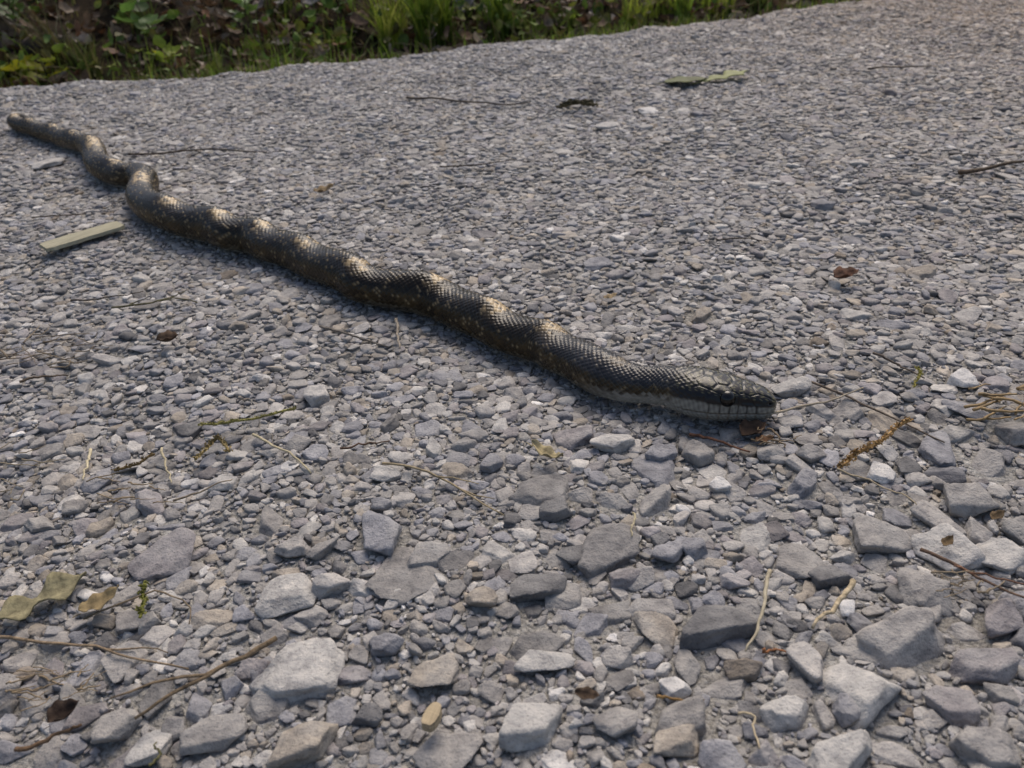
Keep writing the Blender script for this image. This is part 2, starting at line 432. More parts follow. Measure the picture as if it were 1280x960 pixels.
hc = lay(hc, (1-ss_(.06, .14, np.minimum(lx, 1-lx)))*lipband*(aph >= 1.76)*.6*ss_(.3, .42, hdm), [.16, .12, .08])
hc = lay(hc, mouth*.8, [.06, .045, .035])
stripe = np.exp(-((aph-1.14)/.17)**2)*ss_(.1, .3, hdm)*(1-ss_(.8, .9, hdm))
hc = lay(hc, stripe*.85, [.012, .011, .013])
hc = lay(hc, np.exp(-((hdm-.905)/.016)**2-((aph-1.12)/.09)**2), [.004, .004, .004])
hc = lay(hc, ss_(.90, .97, hdm)*(aph < 2.2)*.55, [.13, .12, .08])
hb = ss_(.02, .2, hd)[:, None]
neck_white = ss_(1.42, 1.75, aph+(hsh-.5)*.2)*ss_(s_at(735, 463), s_at(800, 484), sm)
c = lay(c, neck_white*(.55+.35*np.modf(hsh*13)[0]), [.31, .30, .265])
c = c*(1-hb[..., None])+hc*hb[..., None]
c = np.clip(c, 0, 1)
i = np.arange(nring-1)[:, None]*nphi; j = np.arange(nphi)[None, :]; j2 = (j+1) % nphi
q = np.stack([i+j, i+j2, i+nphi+j2, i+nphi+j], -1).reshape(-1)

def snake_material():
    m, t, p = new_mat('snake_skin')
    a = node(t, 'ShaderNodeAttribute', attribute_type='GEOMETRY', attribute_name='skin')
    t.links.new(a.outputs['Color'], p.inputs['Base Color'])
    pos = geo_pos(t); n1 = noise_tex(t, 500, 3, .6, pos)
    rr = ramp(t, [(.3, (.12, .12, .12)), (.7, (.26, .26, .26))]); t.links.new(n1.outputs[0], rr.inputs[0])
    t.links.new(rr.outputs[0], p.inputs['Roughness']); p.inputs['Specular IOR Level'].default_value = .28
    t.links.new(bump(t, n1.outputs[0], .25, .0003), p.inputs['Normal'])
    return m
me = tri_mesh_np('snake', Vs.reshape(-1, 3), q, 4, snake_material())
ca = me.color_attributes.new('skin', 'FLOAT_COLOR', 'POINT')
ca.data.foreach_set('color', np.concatenate([c, np.ones(c.shape[:2]+(1,))], -1).astype(np.float32).ravel())
snake = bpy.data.objects.new('snake', me); COL.objects.link(snake)
tag(snake, 'dark blotched snake stretched in kinks across the gravel, pale lips', 'snake')
# eyes
def eye_mesh():
    bm = bmesh.new(); bmesh.ops.create_uvsphere(bm, u_segments=24, v_segments=16, radius=1)
    me = bpy.data.meshes.new('eye'); bm.to_mesh(me); bm.free(); me.shade_smooth()
    m, t, p = new_mat('eye_gloss'); p.inputs['IOR'].default_value = 1.46; p.inputs['Base Color'].default_value = (.003, .0025, .0025, 1); p.inputs['Roughness'].default_value = .10
    p.inputs['Specular IOR Level'].default_value = .5
    me.materials.append(m); return me
em = eye_mesh()
ie = int(np.argmin(np.abs(hd-EYE_H)+(~isH)*9))
for sg in (1, -1):
    jj = int(np.argmin(np.abs(phi-sg*EYE_PHI)))
    pt = Vs[ie, jj]; nrm = side[ie]*sx[ie, jj]+upv[ie]*sz[ie, jj]*.6; nrm /= np.linalg.norm(nrm)
    e = bpy.data.objects.new('eye', em); COL.objects.link(e); e.parent = snake
    e.location = pt-nrm*.0008; e.scale = (.0042,)*3

# ------------------------------------------------------------------ stones
def ico(sub):
    bm = bmesh.new(); bmesh.ops.create_icosphere(bm, subdivisions=sub, radius=1)
    bm.verts.ensure_lookup_table()
    v = np.array([x.co[:] for x in bm.verts]); f = np.array([[x.index for x in y.verts] for y in bm.faces]); bm.free()
    v /= np.linalg.norm(v, axis=1)[:, None]
    return v, f
ICO = {k: ico(k) for k in (2, 3, 4)}
def stone_shape(rs, sub, planes=13, sharp=26, rough=1.0, flat=.8):
    """a broken stone: the space between random cleavage planes, edges a little worn, faces uneven"""
    v, f = ICO[sub]
    ns_ = rs.randint(3, 7); az = (np.arange(ns_)+rs.uniform(-.33, .33, ns_))*2*np.pi/ns_
    n = np.stack([np.cos(az), np.sin(az), rs.normal(0, .33, ns_)], -1)
    dd = rs.uniform(.62, .95, ns_)
    tilt = rs.normal(size=(2, 2))*.20
    n = np.vstack([n, [[tilt[0, 0], tilt[0, 1], 1], [tilt[1, 0], tilt[1, 1], -1]]])
    dd = np.r_[dd, flat*rs.uniform(.75, 1), flat*rs.uniform(.8, 1)]
    nc = max(2, planes-9); cc = rs.normal(size=(nc, 3)); cc[:, 2] = np.abs(cc[:, 2])*.8
    n = np.vstack([n, cc]); n /= np.linalg.norm(n, axis=1)[:, None]; dd = np.r_[dd, rs.uniform(.72, .95, nc)]
    pr = np.maximum(v@n.T, 1e-3)/dd
    rr = ((pr**sharp).sum(1)+(1/1.35)**sharp)**(-1/sharp)
    nz = np.zeros(len(v))
    for k, amp in ((3, .035), (6, .022), (11, .012), (19, .007)):
        for _ in range(3):
            w = rs.normal(size=3); w /= np.linalg.norm(w)
            nz += amp*np.sin(v@w*k+rs.uniform(0, 6.3))*np.sin(v@np.roll(w, 1)*k*1.3+rs.uniform(0, 6.3))
    p = v*(rr*(1+nz*rough))[:, None]
    ext = np.ptp(p, axis=0)/2; p -= (p.max(0)+p.min(0))/2
    return p/ext, f                       # unit half-extents
def stone_mesh(name, rs, sub, mat, **kw):
    p, f = stone_shape(rs, sub, **kw)
    me = tri_mesh_np(name, p, f.ravel(), 3, mat)
    return me
GRIT_COL = {'grey': (.300, .282, .258), 'blue': (.240, .236, .242), 'tan': (.325, .285, .232), 'dark': (.135, .131, .128), 'pale': (.42, .40, .365), 'white': (.54, .52, .485), 'purple': (.248, .228, .222), 'brown': (.21, .175, .135)}

RES = .0015; X0, Y0, X1, Y1 = -1.9, -.25, 2.7, 3.2
occ = np.zeros((int((X1-X0)/RES), int((Y1-Y0)/RES)), bool)
def occ_at(x, y):
    ix = np.clip(((x-X0)/RES).astype(int), 0, occ.shape[0]-1); iy = np.clip(((y-Y0)/RES).astype(int), 0, occ.shape[1]-1)
    return occ[ix, iy]
def stamp(x, y, r):
    k = int(math.ceil(r/RES)); g = np.arange(-k, k+1)
    a, b = np.meshgrid(g, g); mk = a*a+b*b <= (r/RES)**2; a, b = a[mk], b[mk]
    ix = ((x-X0)/RES).astype(int)[:, None]+a[None]; iy = ((y-Y0)/RES).astype(int)[:, None]+b[None]
    ok = (ix >= 0) & (ix < occ.shape[0]) & (iy >= 0) & (iy < occ.shape[1])
    occ[ix[ok], iy[ok]] = True

# the stones one can point at: centre, width and height in the photograph's pixels, colour, height/length, label
NOTABLE = [
 (765, 551, 62, 27, 'pale', .38, 'pale beige oblong pebble lying below the middle of the snake neck'),
 (395, 494, 33, 37, 'pale', .80, 'blocky stone with light top and dark front, beside the yellow catkin'),
 (1100, 668, 86, 56, 'grey', .38, 'flat angular grey stone with bright top and dark broken edge at right'),
 (1128, 801, 128, 72, 'grey', .50, 'largest wedge shaped grey stone at the lower right'),
 (1226, 832, 96, 52, 'purple', .42, 'long purplish stone right of the largest wedge stone'),
 (1154, 736, 64, 62, 'grey', .55, 'tall grey block stone above the largest wedge stone'),
 (1212, 622, 78, 48, 'grey', .50, 'rounded light grey stone near the right edge beside dry straw'),
 (1098, 586, 40, 32, 'white', .35, 'small white squared chip beside the rusty catkin'),
 (1136, 580, 34, 26, 'dark', .40, 'small dark grey squared chip next to the white chip'),
 (886, 780, 102, 58, 'dark', .35, 'big dark grey flat stone left of the straw stalk'),
 (372, 838, 122, 72, 'pale', .30, 'broad pale slab with uneven outline at the lower left of centre'),
 (664, 906, 80, 62, 'pale', .50, 'chunky pale stone at bottom centre with straight front edge'),
 (534, 691, 62, 38, 'grey', .35, 'flat grey four sided stone left of centre foreground'),
 (668, 730, 82, 50, 'dark', .32, 'dark grey flat slab in the middle foreground'),
 (541, 839, 70, 46, 'tan', .30, 'tan grey flat slab above the pale wood chip'),
 (680, 822, 78, 38, 'pale', .28, 'thin pale slab with wavy edge in the bottom centre'),
 (203, 690, 84, 56, 'purple', .25, 'purplish grey slab sunk in the gravel at left'),
 (358, 738, 76, 54, 'pale', .28, 'pale square slab sunk in fines above the broad pale slab'),
 (186, 932, 48, 62, 'pale', .40, 'upright pale stone at the bottom left under the stick'),
 (146, 904, 66, 42, 'grey', .45, 'grey angular stone beside the dark curled leaf'),
 (266, 916, 86, 46, 'grey', .35, 'wide grey stone at the bottom left with faint blue veins'),
 (376, 926, 96, 44, 'tan', .42, 'yellowish brown edged stone at the bottom below the broad slab'),
 (458, 890, 42, 28, 'dark', .50, 'small dark rounded stone near the bottom left of centre'),
 (483, 801, 48, 32, 'blue', .50, 'blue grey stone with dark front right of the broad slab'),
 (826, 565, 48, 24, 'blue', .45, 'bluish pebble right of the pale oblong pebble'),
 (872, 565, 38, 34, 'grey', .70, 'grey faceted stone below the snake head'),
 (898, 603, 28, 27, 'white', .70, 'small white three cornered stone below the snake head'),
 (990, 484, 52, 24, 'pale', .45, 'smooth pale stone just behind the snake snout'),
 (1246, 690, 64, 46, 'pale', .32, 'pale flat stone at the right edge above the brown twig'),
 (1252, 772, 70, 44, 'purple', .45, 'purplish round edged stone at the right edge under the twig'),
 (984, 886, 66, 46, 'pale', .48, 'pale angular stone at the bottom right with shaded front'),
 (1190, 878, 66, 52, 'purple', .45, 'rough purplish stone below the largest wedge stone'),
 (1238, 932, 84, 60, 'grey', .50, 'big grey stone in the bottom right corner'),
 (1056, 940, 110, 40, 'pale', .40, 'broad pale stone cut by the bottom edge at right'),
 (1062, 884, 44, 38, 'blue', .60, 'bluish stone between the pale angular and the rough purplish stones'),
 (612, 576, 30, 24, 'blue', .55, 'small bluish block stone near the bent straw stem'),
 (694, 634, 42, 30, 'dark', .55, 'dark grey stone with black shaded front below the bluish block'),
 (482, 590, 44, 24, 'pale', .45, 'pale stone with dark front under the straw stem'),
 (366, 682, 50, 28, 'grey', .40, 'smooth grey leaf shaped stone at left of centre'),
 (236, 536, 32, 22, 'dark', .50, 'dark stone with a brown end beside the yellow catkin'),
 (60, 202, 42, 16, 'pale', .22, 'pale flat chip left of the snake tail'),
 (810, 136, 26, 11, 'white', .22, 'whitish flat chip far out on the road'),
 (758, 155, 42, 11, 'pale', .18, 'long flat pale grey chip beyond the snake middle'),
 (1152, 339, 44, 20, 'tan', .40, 'tan stone with dark front far to the right'),
 (1203, 471, 36, 28, 'white', .60, 'white rounded stone at right above the dry grass'),
 (846, 858, 42, 34, 'white', .55, 'small whitish rounded stone right of bottom centre'),
 (782, 718, 44, 30, 'purple', .50, 'purple grey cracked stone right of the dark slab'),
 (718, 690, 46, 32, 'dark', .42, 'dark domed stone with a split front right of centre'),
 (836, 690, 44, 28, 'blue', .50, 'blue grey rounded stone above the big dark flat stone'),
 (770, 900, 56, 44, 'grey', .55, 'triangular grey stone at bottom centre right of the chunky pale one'),
 (600, 745, 40, 34, 'tan', .50, 'tan square cornered stone below the flat four sided stone'),
 (845, 925, 70, 42, 'tan', .40, 'tan pointed stone near the bottom right of centre'),
 (1040, 718, 56, 36, 'dark', .50, 'dark rough stone left of the tan stick'),
 (930, 832, 50, 36, 'brown', .55, 'brownish grey block stone right of the whitish rounded one'),
]
# the snake's footprint keeps big stones away
bodyx, bodyy, bodyr = P[::12, 0], P[::12, 1], r[::12]
RSN = np.random.RandomState(5)
note = []
for px, py, w, hgt, colr, hr, lab in NOTABLE:
    p = GZ(px, py, .004); k = mpp(p); Lh = w*k/2
    T = hr*1.75*Lh
    el = math.asin((CAM_H-.004)/np.linalg.norm(p-CP))
    Wd = (hgt*k-T*.55*math.cos(el))/math.sin(el)/2
    Wd = min(max(Wd, .55*Lh), 1.25*Lh)
    o = bpy.data.objects.new('stone', stone_mesh('stone', RSN, 4, M_STONE, planes=RSN.randint(9, 15), sharp=110, flat=.70, rough=.85)); COL.objects.link(o)
    z = float(zroad(p[0], p[1]))
    emb = .43
    o.location = (p[0], p[1], z+T/2*(1-2*emb)+.002)
    o.scale = (Lh, Wd, T/2)
    base_rz = math.atan2(Rt[1], Rt[0])+RSN.uniform(-.25, .35)+(0.3 if hgt < .7*w else 0)
    o.rotation_euler = (RSN.uniform(-.10, .10), RSN.uniform(-.10, .10), base_rz)
    cc = np.array(GRIT_COL[colr])*RSN.uniform(.93, 1.07)*np.array([.985, .985, 1.015]); o.color = (*cc, 1)
    tag(o, lab, 'stone', 'loose stones on the gravel road')
    note.append((p[0], p[1], Lh, Wd))
for x, y, a, b in note: stamp(np.array([x]), np.array([y]), .85*(a+b)/2)

snk_x, snk_y, snk_r = P[::6, 0], P[::6, 1], r[::6]
def near_snake(x, y, extra):
    out = np.zeros(len(x), bool)
    for a in range(0, len(x), 4000):
        dx = x[a:a+4000, None]-snk_x[None]; dy = y[a:a+4000, None]-snk_y[None]
        out[a:a+4000] = ((dx*dx+dy*dy) < (snk_r+extra)[None]**2).any(1)
    return out
BIG = N.RandomState if False else None
pts = []
def scatter(rad_, spacing, prob, ymax, stampf=.78, seed=0):
    rs = np.random.RandomState(seed)
    xs = np.arange(X0, X1, spacing); ys = np.arange(Y0+.05, min(ymax, Y1), spacing*.9)
    gx, gy = np.meshgrid(xs, ys); gx = gx+(np.arange(len(ys)) % 2)[:, None]*spacing/2
    gx = (gx+rs.uniform(-.38, .38, gx.shape)*spacing).ravel(); gy = (gy+rs.uniform(-.38, .38, gy.shape)*spacing).ravel()
    px, py, dz = project(np.stack([gx, gy, np.zeros_like(gx)], -1))
    mg = 110+60/np.maximum(dz, .1)
    far = 260 if rad_ < .0025 else 560 if rad_ < .0035 else 1300 if rad_ < .0050 else 1e6
    vis = ((dz > .05) & (px > -mg-far) & (px < W+mg+far) & (py < H+mg+far*.6) & (py > -900)) | ((far > 1e5) & (gy > -.2))
    t, s = ts(gx, gy)
    keep = vis & ((s < wob(t)+.012) | ((s < wob(t)+.075) & (rs.uniform(size=gx.shape) < .28))) & (rs.uniform(size=gx.shape) < (prob(gx, gy) if callable(prob) else prob))
    gx, gy = gx[keep], gy[keep]
    o = occ_at(gx, gy).astype(int)
    for a in range(5):
        o = o+occ_at(gx+.62*rad_*math.cos(a*1.257), gy+.62*rad_*math.sin(a*1.257))
    k = o <= 1
    gx, gy = gx[k], gy[k]
    if rad_ > .0035:
        k = ~near_snake(gx, gy, rad_*1.15+.003 if rad_ > .0065 else rad_*.3); gx, gy = gx[k], gy[k]
    sz = rad_*rs.uniform(.82, 1.22, len(gx))
    stamp(gx, gy, rad_*stampf)
    for a in range(len(gx)): pts.append((gx[a], gy[a], sz[a]))
    return len(gx)
def fld(x, y, k, ph_): return .5+.5*np.sin(x*k+ph_+1.3*np.sin(y*k*.8))*np.sin(y*k*1.1-ph_+1.1*np.sin(x*k*.7))
def p_big(x, y):        # coarse stones: only close by, most of them to the right
    nearb = np.clip((.42-y)/.12, 0, 1); right = np.clip((x+.10)/.22, 0, 1)
    return nearb*(.02+.44*right)
nr = lambda y: np.clip((.47-y)/.16, 0, 1)
bare = lambda x, y: 1-.80*np.clip((.40-y)/.10, 0, 1)*np.clip((fld(x, y, 17, 1.2)-.36)*4, 0, 1)*np.clip((.20-x)/.12, .25, 1)
cnt = [scatter(.0140, .032, p_big, 1.2, seed=1), scatter(.0100, .021, lambda x, y: (.03+.28*nr(y)*np.clip((x+.16)/.3, .3, 1))*bare(x, y), 3.2, seed=2),
       scatter(.0072, .0140, lambda x, y: (.12+.26*nr(y))*bare(x, y), 3.2, seed=3), scatter(.0052, .0098, lambda x, y: (.50+.25*nr(y))*bare(x, y), 3.2, seed=4),
       scatter(.0038, .0070, lambda x, y: .80*(.35+.65*bare(x, y)), 3.0, seed=5), scatter(.0027, .0052, lambda x, y: .78, 1.9, seed=6),
       scatter(.0018, .0035, .66, .80, seed=7), scatter(.0010, .0021, .55, .46, seed=8)]
pts = np.array(pts)
print('stones per size', cnt, len(pts))
rsg = np.random.RandomState(21)
n = len(pts)
gx, gy, gs = pts.T
asp = rsg.uniform(.48, 1.0, n); thk = np.clip(rsg.normal(np.where(gs > .006, .33, .37), .12, n), .15, .7)
thk = np.where(gs < .003, np.clip(thk*1.25, .4, .9), thk)
tilt = np.abs(rsg.normal(0, .15, n))+.02
taz = rsg.uniform(0, 6.283, n)
rot = np.stack([tilt*np.cos(taz), tilt*np.sin(taz), rsg.uniform(0, 6.283, n)], -1)
zz = zroad(gx, gy)+gs*thk*(rsg.uniform(-.62, .28, n)-.15*np.clip((gy-.5)/.4, 0, 1))+.0006
under = near_snake(gx, gy, -.001)
zz = np.where(under, zroad(gx, gy)+.0005-gs*thk*.3, zz)
# colour of each stone
names = ['grey', 'blue', 'tan', 'dark', 'pale', 'white', 'purple', 'brown']
warm = np.clip((gx-.12)/.8, 0, 1)*.5+np.clip((gx-.9)/.8, 0, 1)*.6+.25*np.clip((-.12-gx)/.15, 0, 1)*np.clip((.45-gy)/.2, 0, 1)  # reddish lens shading painted into the stone colours, right and near left
warm = warm+.7*np.clip((gy-.9)/.8, 0, 1)*np.clip((gx-.2)/.7, 0, 1)  # sunlit warmth of the far right road, put into the stone colours
pw = np.stack([np.full(n, 4.6), 2.6-1.6*np.clip(warm, 0, 1), .9+2.6*warm, np.full(n, .75), np.full(n, 1.5), np.full(n, .22), 1.0+.5*warm, .12+.5*warm], -1); pw /= pw.sum(1)[:, None]
ci = (rsg.uniform(size=n)[:, None] > pw.cumsum(1)).sum(1)
base = np.array([GRIT_COL[k] for k in names])[np.clip(ci, 0, 7)]
cool = np.array([.985, .985, 1.015])
lg = gs > .0058
isd = (np.clip(ci, 0, 7) == 3) & lg; base[isd] = .45*base[isd]+.55*np.array(GRIT_COL['grey'])
isw = (np.clip(ci, 0, 7) == 5) & lg; base[isw] = GRIT_COL['pale']
tint = cool*base*np.clip(rsg.normal(1, .17, n), .6, 1.5)[:, None]*(1+warm[:, None]*np.array([.10, 0, -.09]))
NV = 26
idx = rsg.randint(0, NV, n)
# those that show largest in the picture become stones of their own
px, py, dz = project(np.stack([gx, gy, zz], -1))
inside = (px > -15) & (px < W+15) & (py > -5) & (py < H+25)
show = np.where(inside, gs/dz, 0)
big = np.argsort(-show)[:245]
isbig = np.zeros(n, bool); isbig[big] = True
RSV = np.random.RandomState(9)
hero = [stone_mesh('stone', RSV, 4, M_STONE, planes=RSV.randint(10, 15), sharp=110, flat=.72, rough=.85) for _ in range(NV)]
for a in big:
    o = bpy.data.objects.new('stone', hero[idx[a]]); COL.objects.link(o); o.parent = road
    o.location = (gx[a], gy[a], zz[a]); o.rotation_euler = rot[a]
    o.scale = (gs[a], gs[a]*asp[a], gs[a]*thk[a]); o.color = (*tint[a], 1)
# all the rest is gravel nobody could count
vc = bpy.data.collections.new('gravel_shapes')
for k in range(NV):
    me = stone_mesh('gravel_shape', RSV, 3, M_GRAVEL, planes=RSV.randint(9, 14), sharp=80, rough=.8, flat=.74)
    vc.objects.link(bpy.data.objects.new('gravel_shape_%02d' % k, me))
keep = ~isbig
me = bpy.data.meshes.new('gravel')
kp = np.stack([gx, gy, zz], -1)[keep]
me.vertices.add(len(kp)); me.vertices.foreach_set('co', kp.astype(np.float32).ravel())
def at(name, typ, key, arr):
    a = me.attributes.new(name, typ, 'POINT'); a.data.foreach_set(key, arr.ravel())
at('rot', 'FLOAT_VECTOR', 'vector', rot[keep].astype(np.float32))
at('scl', 'FLOAT_VECTOR', 'vector', np.stack([gs, gs*asp, gs*thk], -1)[keep].astype(np.float32))
at('idx', 'INT', 'value', idx[keep].astype(np.int32))
at('tint', 'FLOAT_COLOR', 'color', np.concatenate([tint, np.ones((n, 1))], -1)[keep].astype(np.float32))
gravel = bpy.data.objects.new('gravel', me); COL.objects.link(gravel)
tag(gravel, 'loose crushed grey gravel covering the whole road', 'gravel', kind='stuff')
ng = bpy.data.node_groups.new('scatter_gravel', 'GeometryNodeTree')
ng.interface.new_socket('Geometry', in_out='INPUT', socket_type='NodeSocketGeometry'); ng.interface.new_socket('Geometry', in_out='OUTPUT', socket_type='NodeSocketGeometry')
gi, go = ng.nodes.new('NodeGroupInput'), ng.nodes.new('NodeGroupOutput')
ip = ng.nodes.new('GeometryNodeInstanceOnPoints'); ci_ = ng.nodes.new('GeometryNodeCollectionInfo')
ci_.inputs['Collection'].default_value = vc; ci_.inputs['Separate Children'].default_value = True; ci_.inputs['Reset Children'].default_value = True
def nat(nm, dt):
    a = ng.nodes.new('GeometryNodeInputNamedAttribute'); a.data_type = dt; a.inputs['Name'].default_value = nm; return a.outputs['Attribute']
e2r = ng.nodes.new('FunctionNodeEulerToRotation')
ng.links.new(nat('rot', 'FLOAT_VECTOR'), e2r.inputs[0])
ng.links.new(gi.outputs[0], ip.inputs['Points']); ng.links.new(ci_.outputs[0], ip.inputs['Instance'])
ip.inputs['Pick Instance'].default_value = True
ng.links.new(nat('idx', 'INT'), ip.inputs['Instance Index']); ng.links.new(e2r.outputs[0], ip.inputs['Rotation']); ng.links.new(nat('scl', 'FLOAT_VECTOR'), ip.inputs['Scale'])
ng.links.new(ip.outputs[0], go.inputs[0])
md = gravel.modifiers.new('scatter', 'NODES'); md.node_group = ng

# ------------------------------------------------------------------ twigs, straw, catkins, leaves on the road
def tube_geo(pts, rads, ns=7, flat=1.0, rs=None):
    pts = np.asarray(pts, float); m_ = len(pts)
    T = np.gradient(pts, axis=0); T /= np.linalg.norm(T, axis=1)[:, None]+1e-12
    sd_ = np.cross(T, [0, 0, 1.0]); sd_ /= np.linalg.norm(sd_, axis=1)[:, None]+1e-9
    u_ = np.cross(sd_, T)
    v, f = [], []
    for k in range(m_):
        for a in range(ns):
            an = 2*math.pi*a/ns
            jit = 1+(rs.uniform(-.14, .14) if rs else 0)
            v.append(pts[k]+(sd_[k]*math.cos(an)+u_[k]*math.sin(an)*flat)*rads[k]*jit)
    for k in range(m_-1):
        for a in range(ns):
            b = (a+1) % ns; f.append((k*ns+a, k*ns+b, (k+1)*ns+b, (k+1)*ns+a))
    f.append(tuple(range(ns))[::-1]); f.append(tuple((m_-1)*ns+a for a in range(ns)))
    return v, f
RT = np.random.RandomState(31)
def dense(pxs, n=14, lift=.005, wig=.0008):
    """photo points of a stem lying on the gravel, as a wavering line in the place"""
    P3 = np.array([GZ(x, y, lift) for x, y in pxs])
    q = catmull(P3, max(2, n//max(1, len(pxs)-1)))
    q[:, 2] = zroad(q[:, 0], q[:, 1])+lift
    q += np.cumsum(RT.normal(0, wig*.5, q.shape), 0)*np.array([1, 1, .5])
    return q
def twig(name, pxs, width, colr, label, cat, taper=.5, mat=M_WOOD, lift=.0055, flat=.8, wig=.0006, group=None, side=()):
    wig = wig*1.7
    q = dense(pxs, lift=lift, wig=wig)
    w = .82*width*mpp(q[len(q)//2])/2
    rads = np.linspace(1, taper, len(q))*w
    v, f = tube_geo(q, rads, 7, flat, RT)
    for (kf, ang, ln) in side:                      # short side shoots belong to the twig
        k0 = int(kf*(len(q)-1)); d0 = q[min(k0+1, len(q)-1)]-q[max(k0-1, 0)]; d0 /= np.linalg.norm(d0)
        ca_, sa_ = math.cos(ang), math.sin(ang)
        d1 = np.array([d0[0]*ca_-d0[1]*sa_, d0[0]*sa_+d0[1]*ca_, .15])
        qq = np.array([q[k0]+d1*ln*t_ for t_ in np.linspace(0, 1, 6)])+np.r_[[[0, 0, 0]], np.cumsum(RT.normal(0, ln*.03, (5, 3)), 0)]
        v2, f2 = tube_geo(qq, np.linspace(.7, .3, 6)*w, 6, flat, RT); b = len(v); v += v2; f += [tuple(x+b for x in ff) for ff in f2]
    o = mesh_obj(name, v, f, mat); o.color = (*colr, 1)
    tag(o, label, cat, group)
    return o
WD, WB, WR, ST, SG = (.045, .032, .022), (.10, .072, .048), (.13, .06, .035), (.42, .36, .23), (.28, .22, .13)
twig('twig', [(508, 122), (570, 126), (620, 129), (664, 127)], 4, WD, 'dark thin twig lying far out on the road beyond the snake', 'twig')
twig('twig', [(550, 208), (600, 205), (646, 198)], 3, WD, 'short dark twig between the snake and the far twig', 'twig')
twig('twig', [(160, 193), (220, 191), (270, 188), (335, 191)], 4, WD, 'dark twig lying just behind the tail kinks of the snake', 'twig', side=((.4, .5, .02),))
twig('twig', [(1085, 86), (1120, 84), (1162, 83)], 3.5, WD, 'small dark twig near the top right of the road', 'twig')
twig('stick', [(1200, 216), (1235, 211), (1290, 202)], 9, (.085, .06, .04), 'brown stick at the right edge on the far road', 'stick')
twig('twig', [(88, 376), (130, 372), (176, 366)], 3, WD, 'dark hair thin twig left of the snake below the pale wood strip', 'twig')
twig('twig', [(140, 384), (180, 380), (210, 372), (242, 380)], 4, (.10, .09, .045), 'olive mossy twig left of the snake', 'twig', side=((.2, .8, .012), (.5, -.7, .012), (.7, .6, .01)))
twig('twig', [(26, 478), (55, 470), (86, 466)], 5, WB, 'short brown twig at the left edge under the dry root tangle', 'twig')
twig('twig', [(425, 561), (455, 562), (488, 561)], 4, (.09, .05, .03), 'short dark brown twig left of the straw stem', 'twig')
twig('straw_stem', [(478, 580), (520, 584), (555, 594), (600, 620), (642, 642)], 5, SG, 'long bent straw stem lying in the middle foreground', 'straw', mat=M_STRAW, side=((.72, .25, .02), (.55, -.2, .025)))
twig('straw_stem', [(318, 543), (345, 560), (382, 588)], 5, ST, 'pale straw piece below the yellow catkin', 'straw', mat=M_STRAW)
twig('straw_stem', [(112, 562), (108, 580), (103, 602)], 5.5, (.5, .43, .28), 'pale short straw standing out at the left of the gravel', 'straw', mat=M_STRAW)
twig('straw_stem', [(204, 560), (209, 578), (216, 598)], 4, ST, 'short straw bit beside the purplish slab', 'straw', mat=M_STRAW)
twig('twig', [(214, 627), (250, 611), (288, 595)], 4, (.2, .16, .11), 'greyish twig above the purplish slab', 'twig')
twig('straw_stem', [(790, 640), (789, 655), (788, 672)], 4, ST, 'tiny straw bit on end in the centre foreground', 'straw', mat=M_STRAW)
twig('twig', [(-12, 797), (50, 802), (110, 806), (160, 820), (236, 828)], 6, (.22, .16, .10), 'long thin tan twig at the lower left below the lobed leaf', 'twig', side=((.6, .35, .03),))
twig('stick', [(346, 799), (310, 820), (262, 848), (222, 868), (178, 898)], 10, (.16, .115, .07), 'brown stick leaning over the stones at the lower left', 'stick', lift=.011, side=((.45, -.25, .035),))
twig('twig', [(104, 772), (150, 752), (192, 736), (215, 740), (238, 756), (236, 778)], 4, (.17, .13, .085), 'bent thin twig right of the lobed leaf', 'twig')
twig('straw_stem', [(962, 712), (955, 750), (946, 785), (930, 812)], 7, (.38, .33, .23), 'pale straw stalk beside the big dark flat stone', 'straw', mat=M_STRAW, lift=.008)
twig('stick', [(1068, 726), (1045, 752), (1018, 776)], 10, (.42, .34, .22), 'short tan stick left of the tall grey block stone', 'stick', lift=.010)
twig('straw_stem', [(1046, 584), (1090, 603), (1146, 630)], 4, (.36, .29, .19), 'thin straw running right from the rusty catkin', 'straw', mat=M_STRAW, lift=.009)
twig('straw_stem', [(952, 521), (1010, 509), (1050, 500), (1082, 487)], 5, (.30, .25, .18), 'straw reaching right from under the snake snout', 'straw', mat=M_STRAW)
twig('twig', [(1012, 478), (1060, 498), (1110, 520), (1172, 548)], 5, (.13, .10, .075), 'thin brown twig crossing the straw near the snake snout', 'twig')
twig('twig', [(862, 543), (900, 554), (946, 568)], 6, WR, 'reddish brown twig under the snake chin', 'twig')
twig('twig', [(1148, 686), (1190, 706), (1230, 726), (1292, 752)], 7, (.12, .075, .05), 'dark brown twig at the right edge below the flat angular stone', 'twig', lift=.009)
twig('twig', [(1190, 704), (1240, 716), (1292, 728)], 4, (.17, .085, .05), 'thin reddish twig crossing the dark twig at the right edge', 'twig', lift=.011)
twig('straw_stem', [(922, 893), (942, 892), (946, 905), (946, 932)], 5, (.42, .34, .22), 'hooked straw bit at the bottom right', 'straw', mat=M_STRAW)
twig('twig', [(820, 868), (850, 870), (882, 873)], 6, (.20, .12, .045), 'short orange brown stem bit by the whitish rounded stone', 'twig')
twig('twig', [(958, 809), (985, 808)], 5, (.28, .12, .05), 'tiny rust coloured stem bit right of the big dark flat stone', 'twig')
twig('twig', [(400, 409), (440, 423), (486, 436)], 5, (.14, .12, .10), 'grey twig lying in front of the snake middle', 'twig')
twig('straw_stem', [(494, 398), (494, 416), (491, 436)], 5, (.26, .22, .17), 'short greyish straw against the snake middle', 'straw', mat=M_STRAW)
twig('stick', [(20, 938), (60, 922), (104, 903)], 9, (.15, .09, .05), 'brown stub of stick in the lower left corner beside the curled leaf', 'stick', lift=.008)
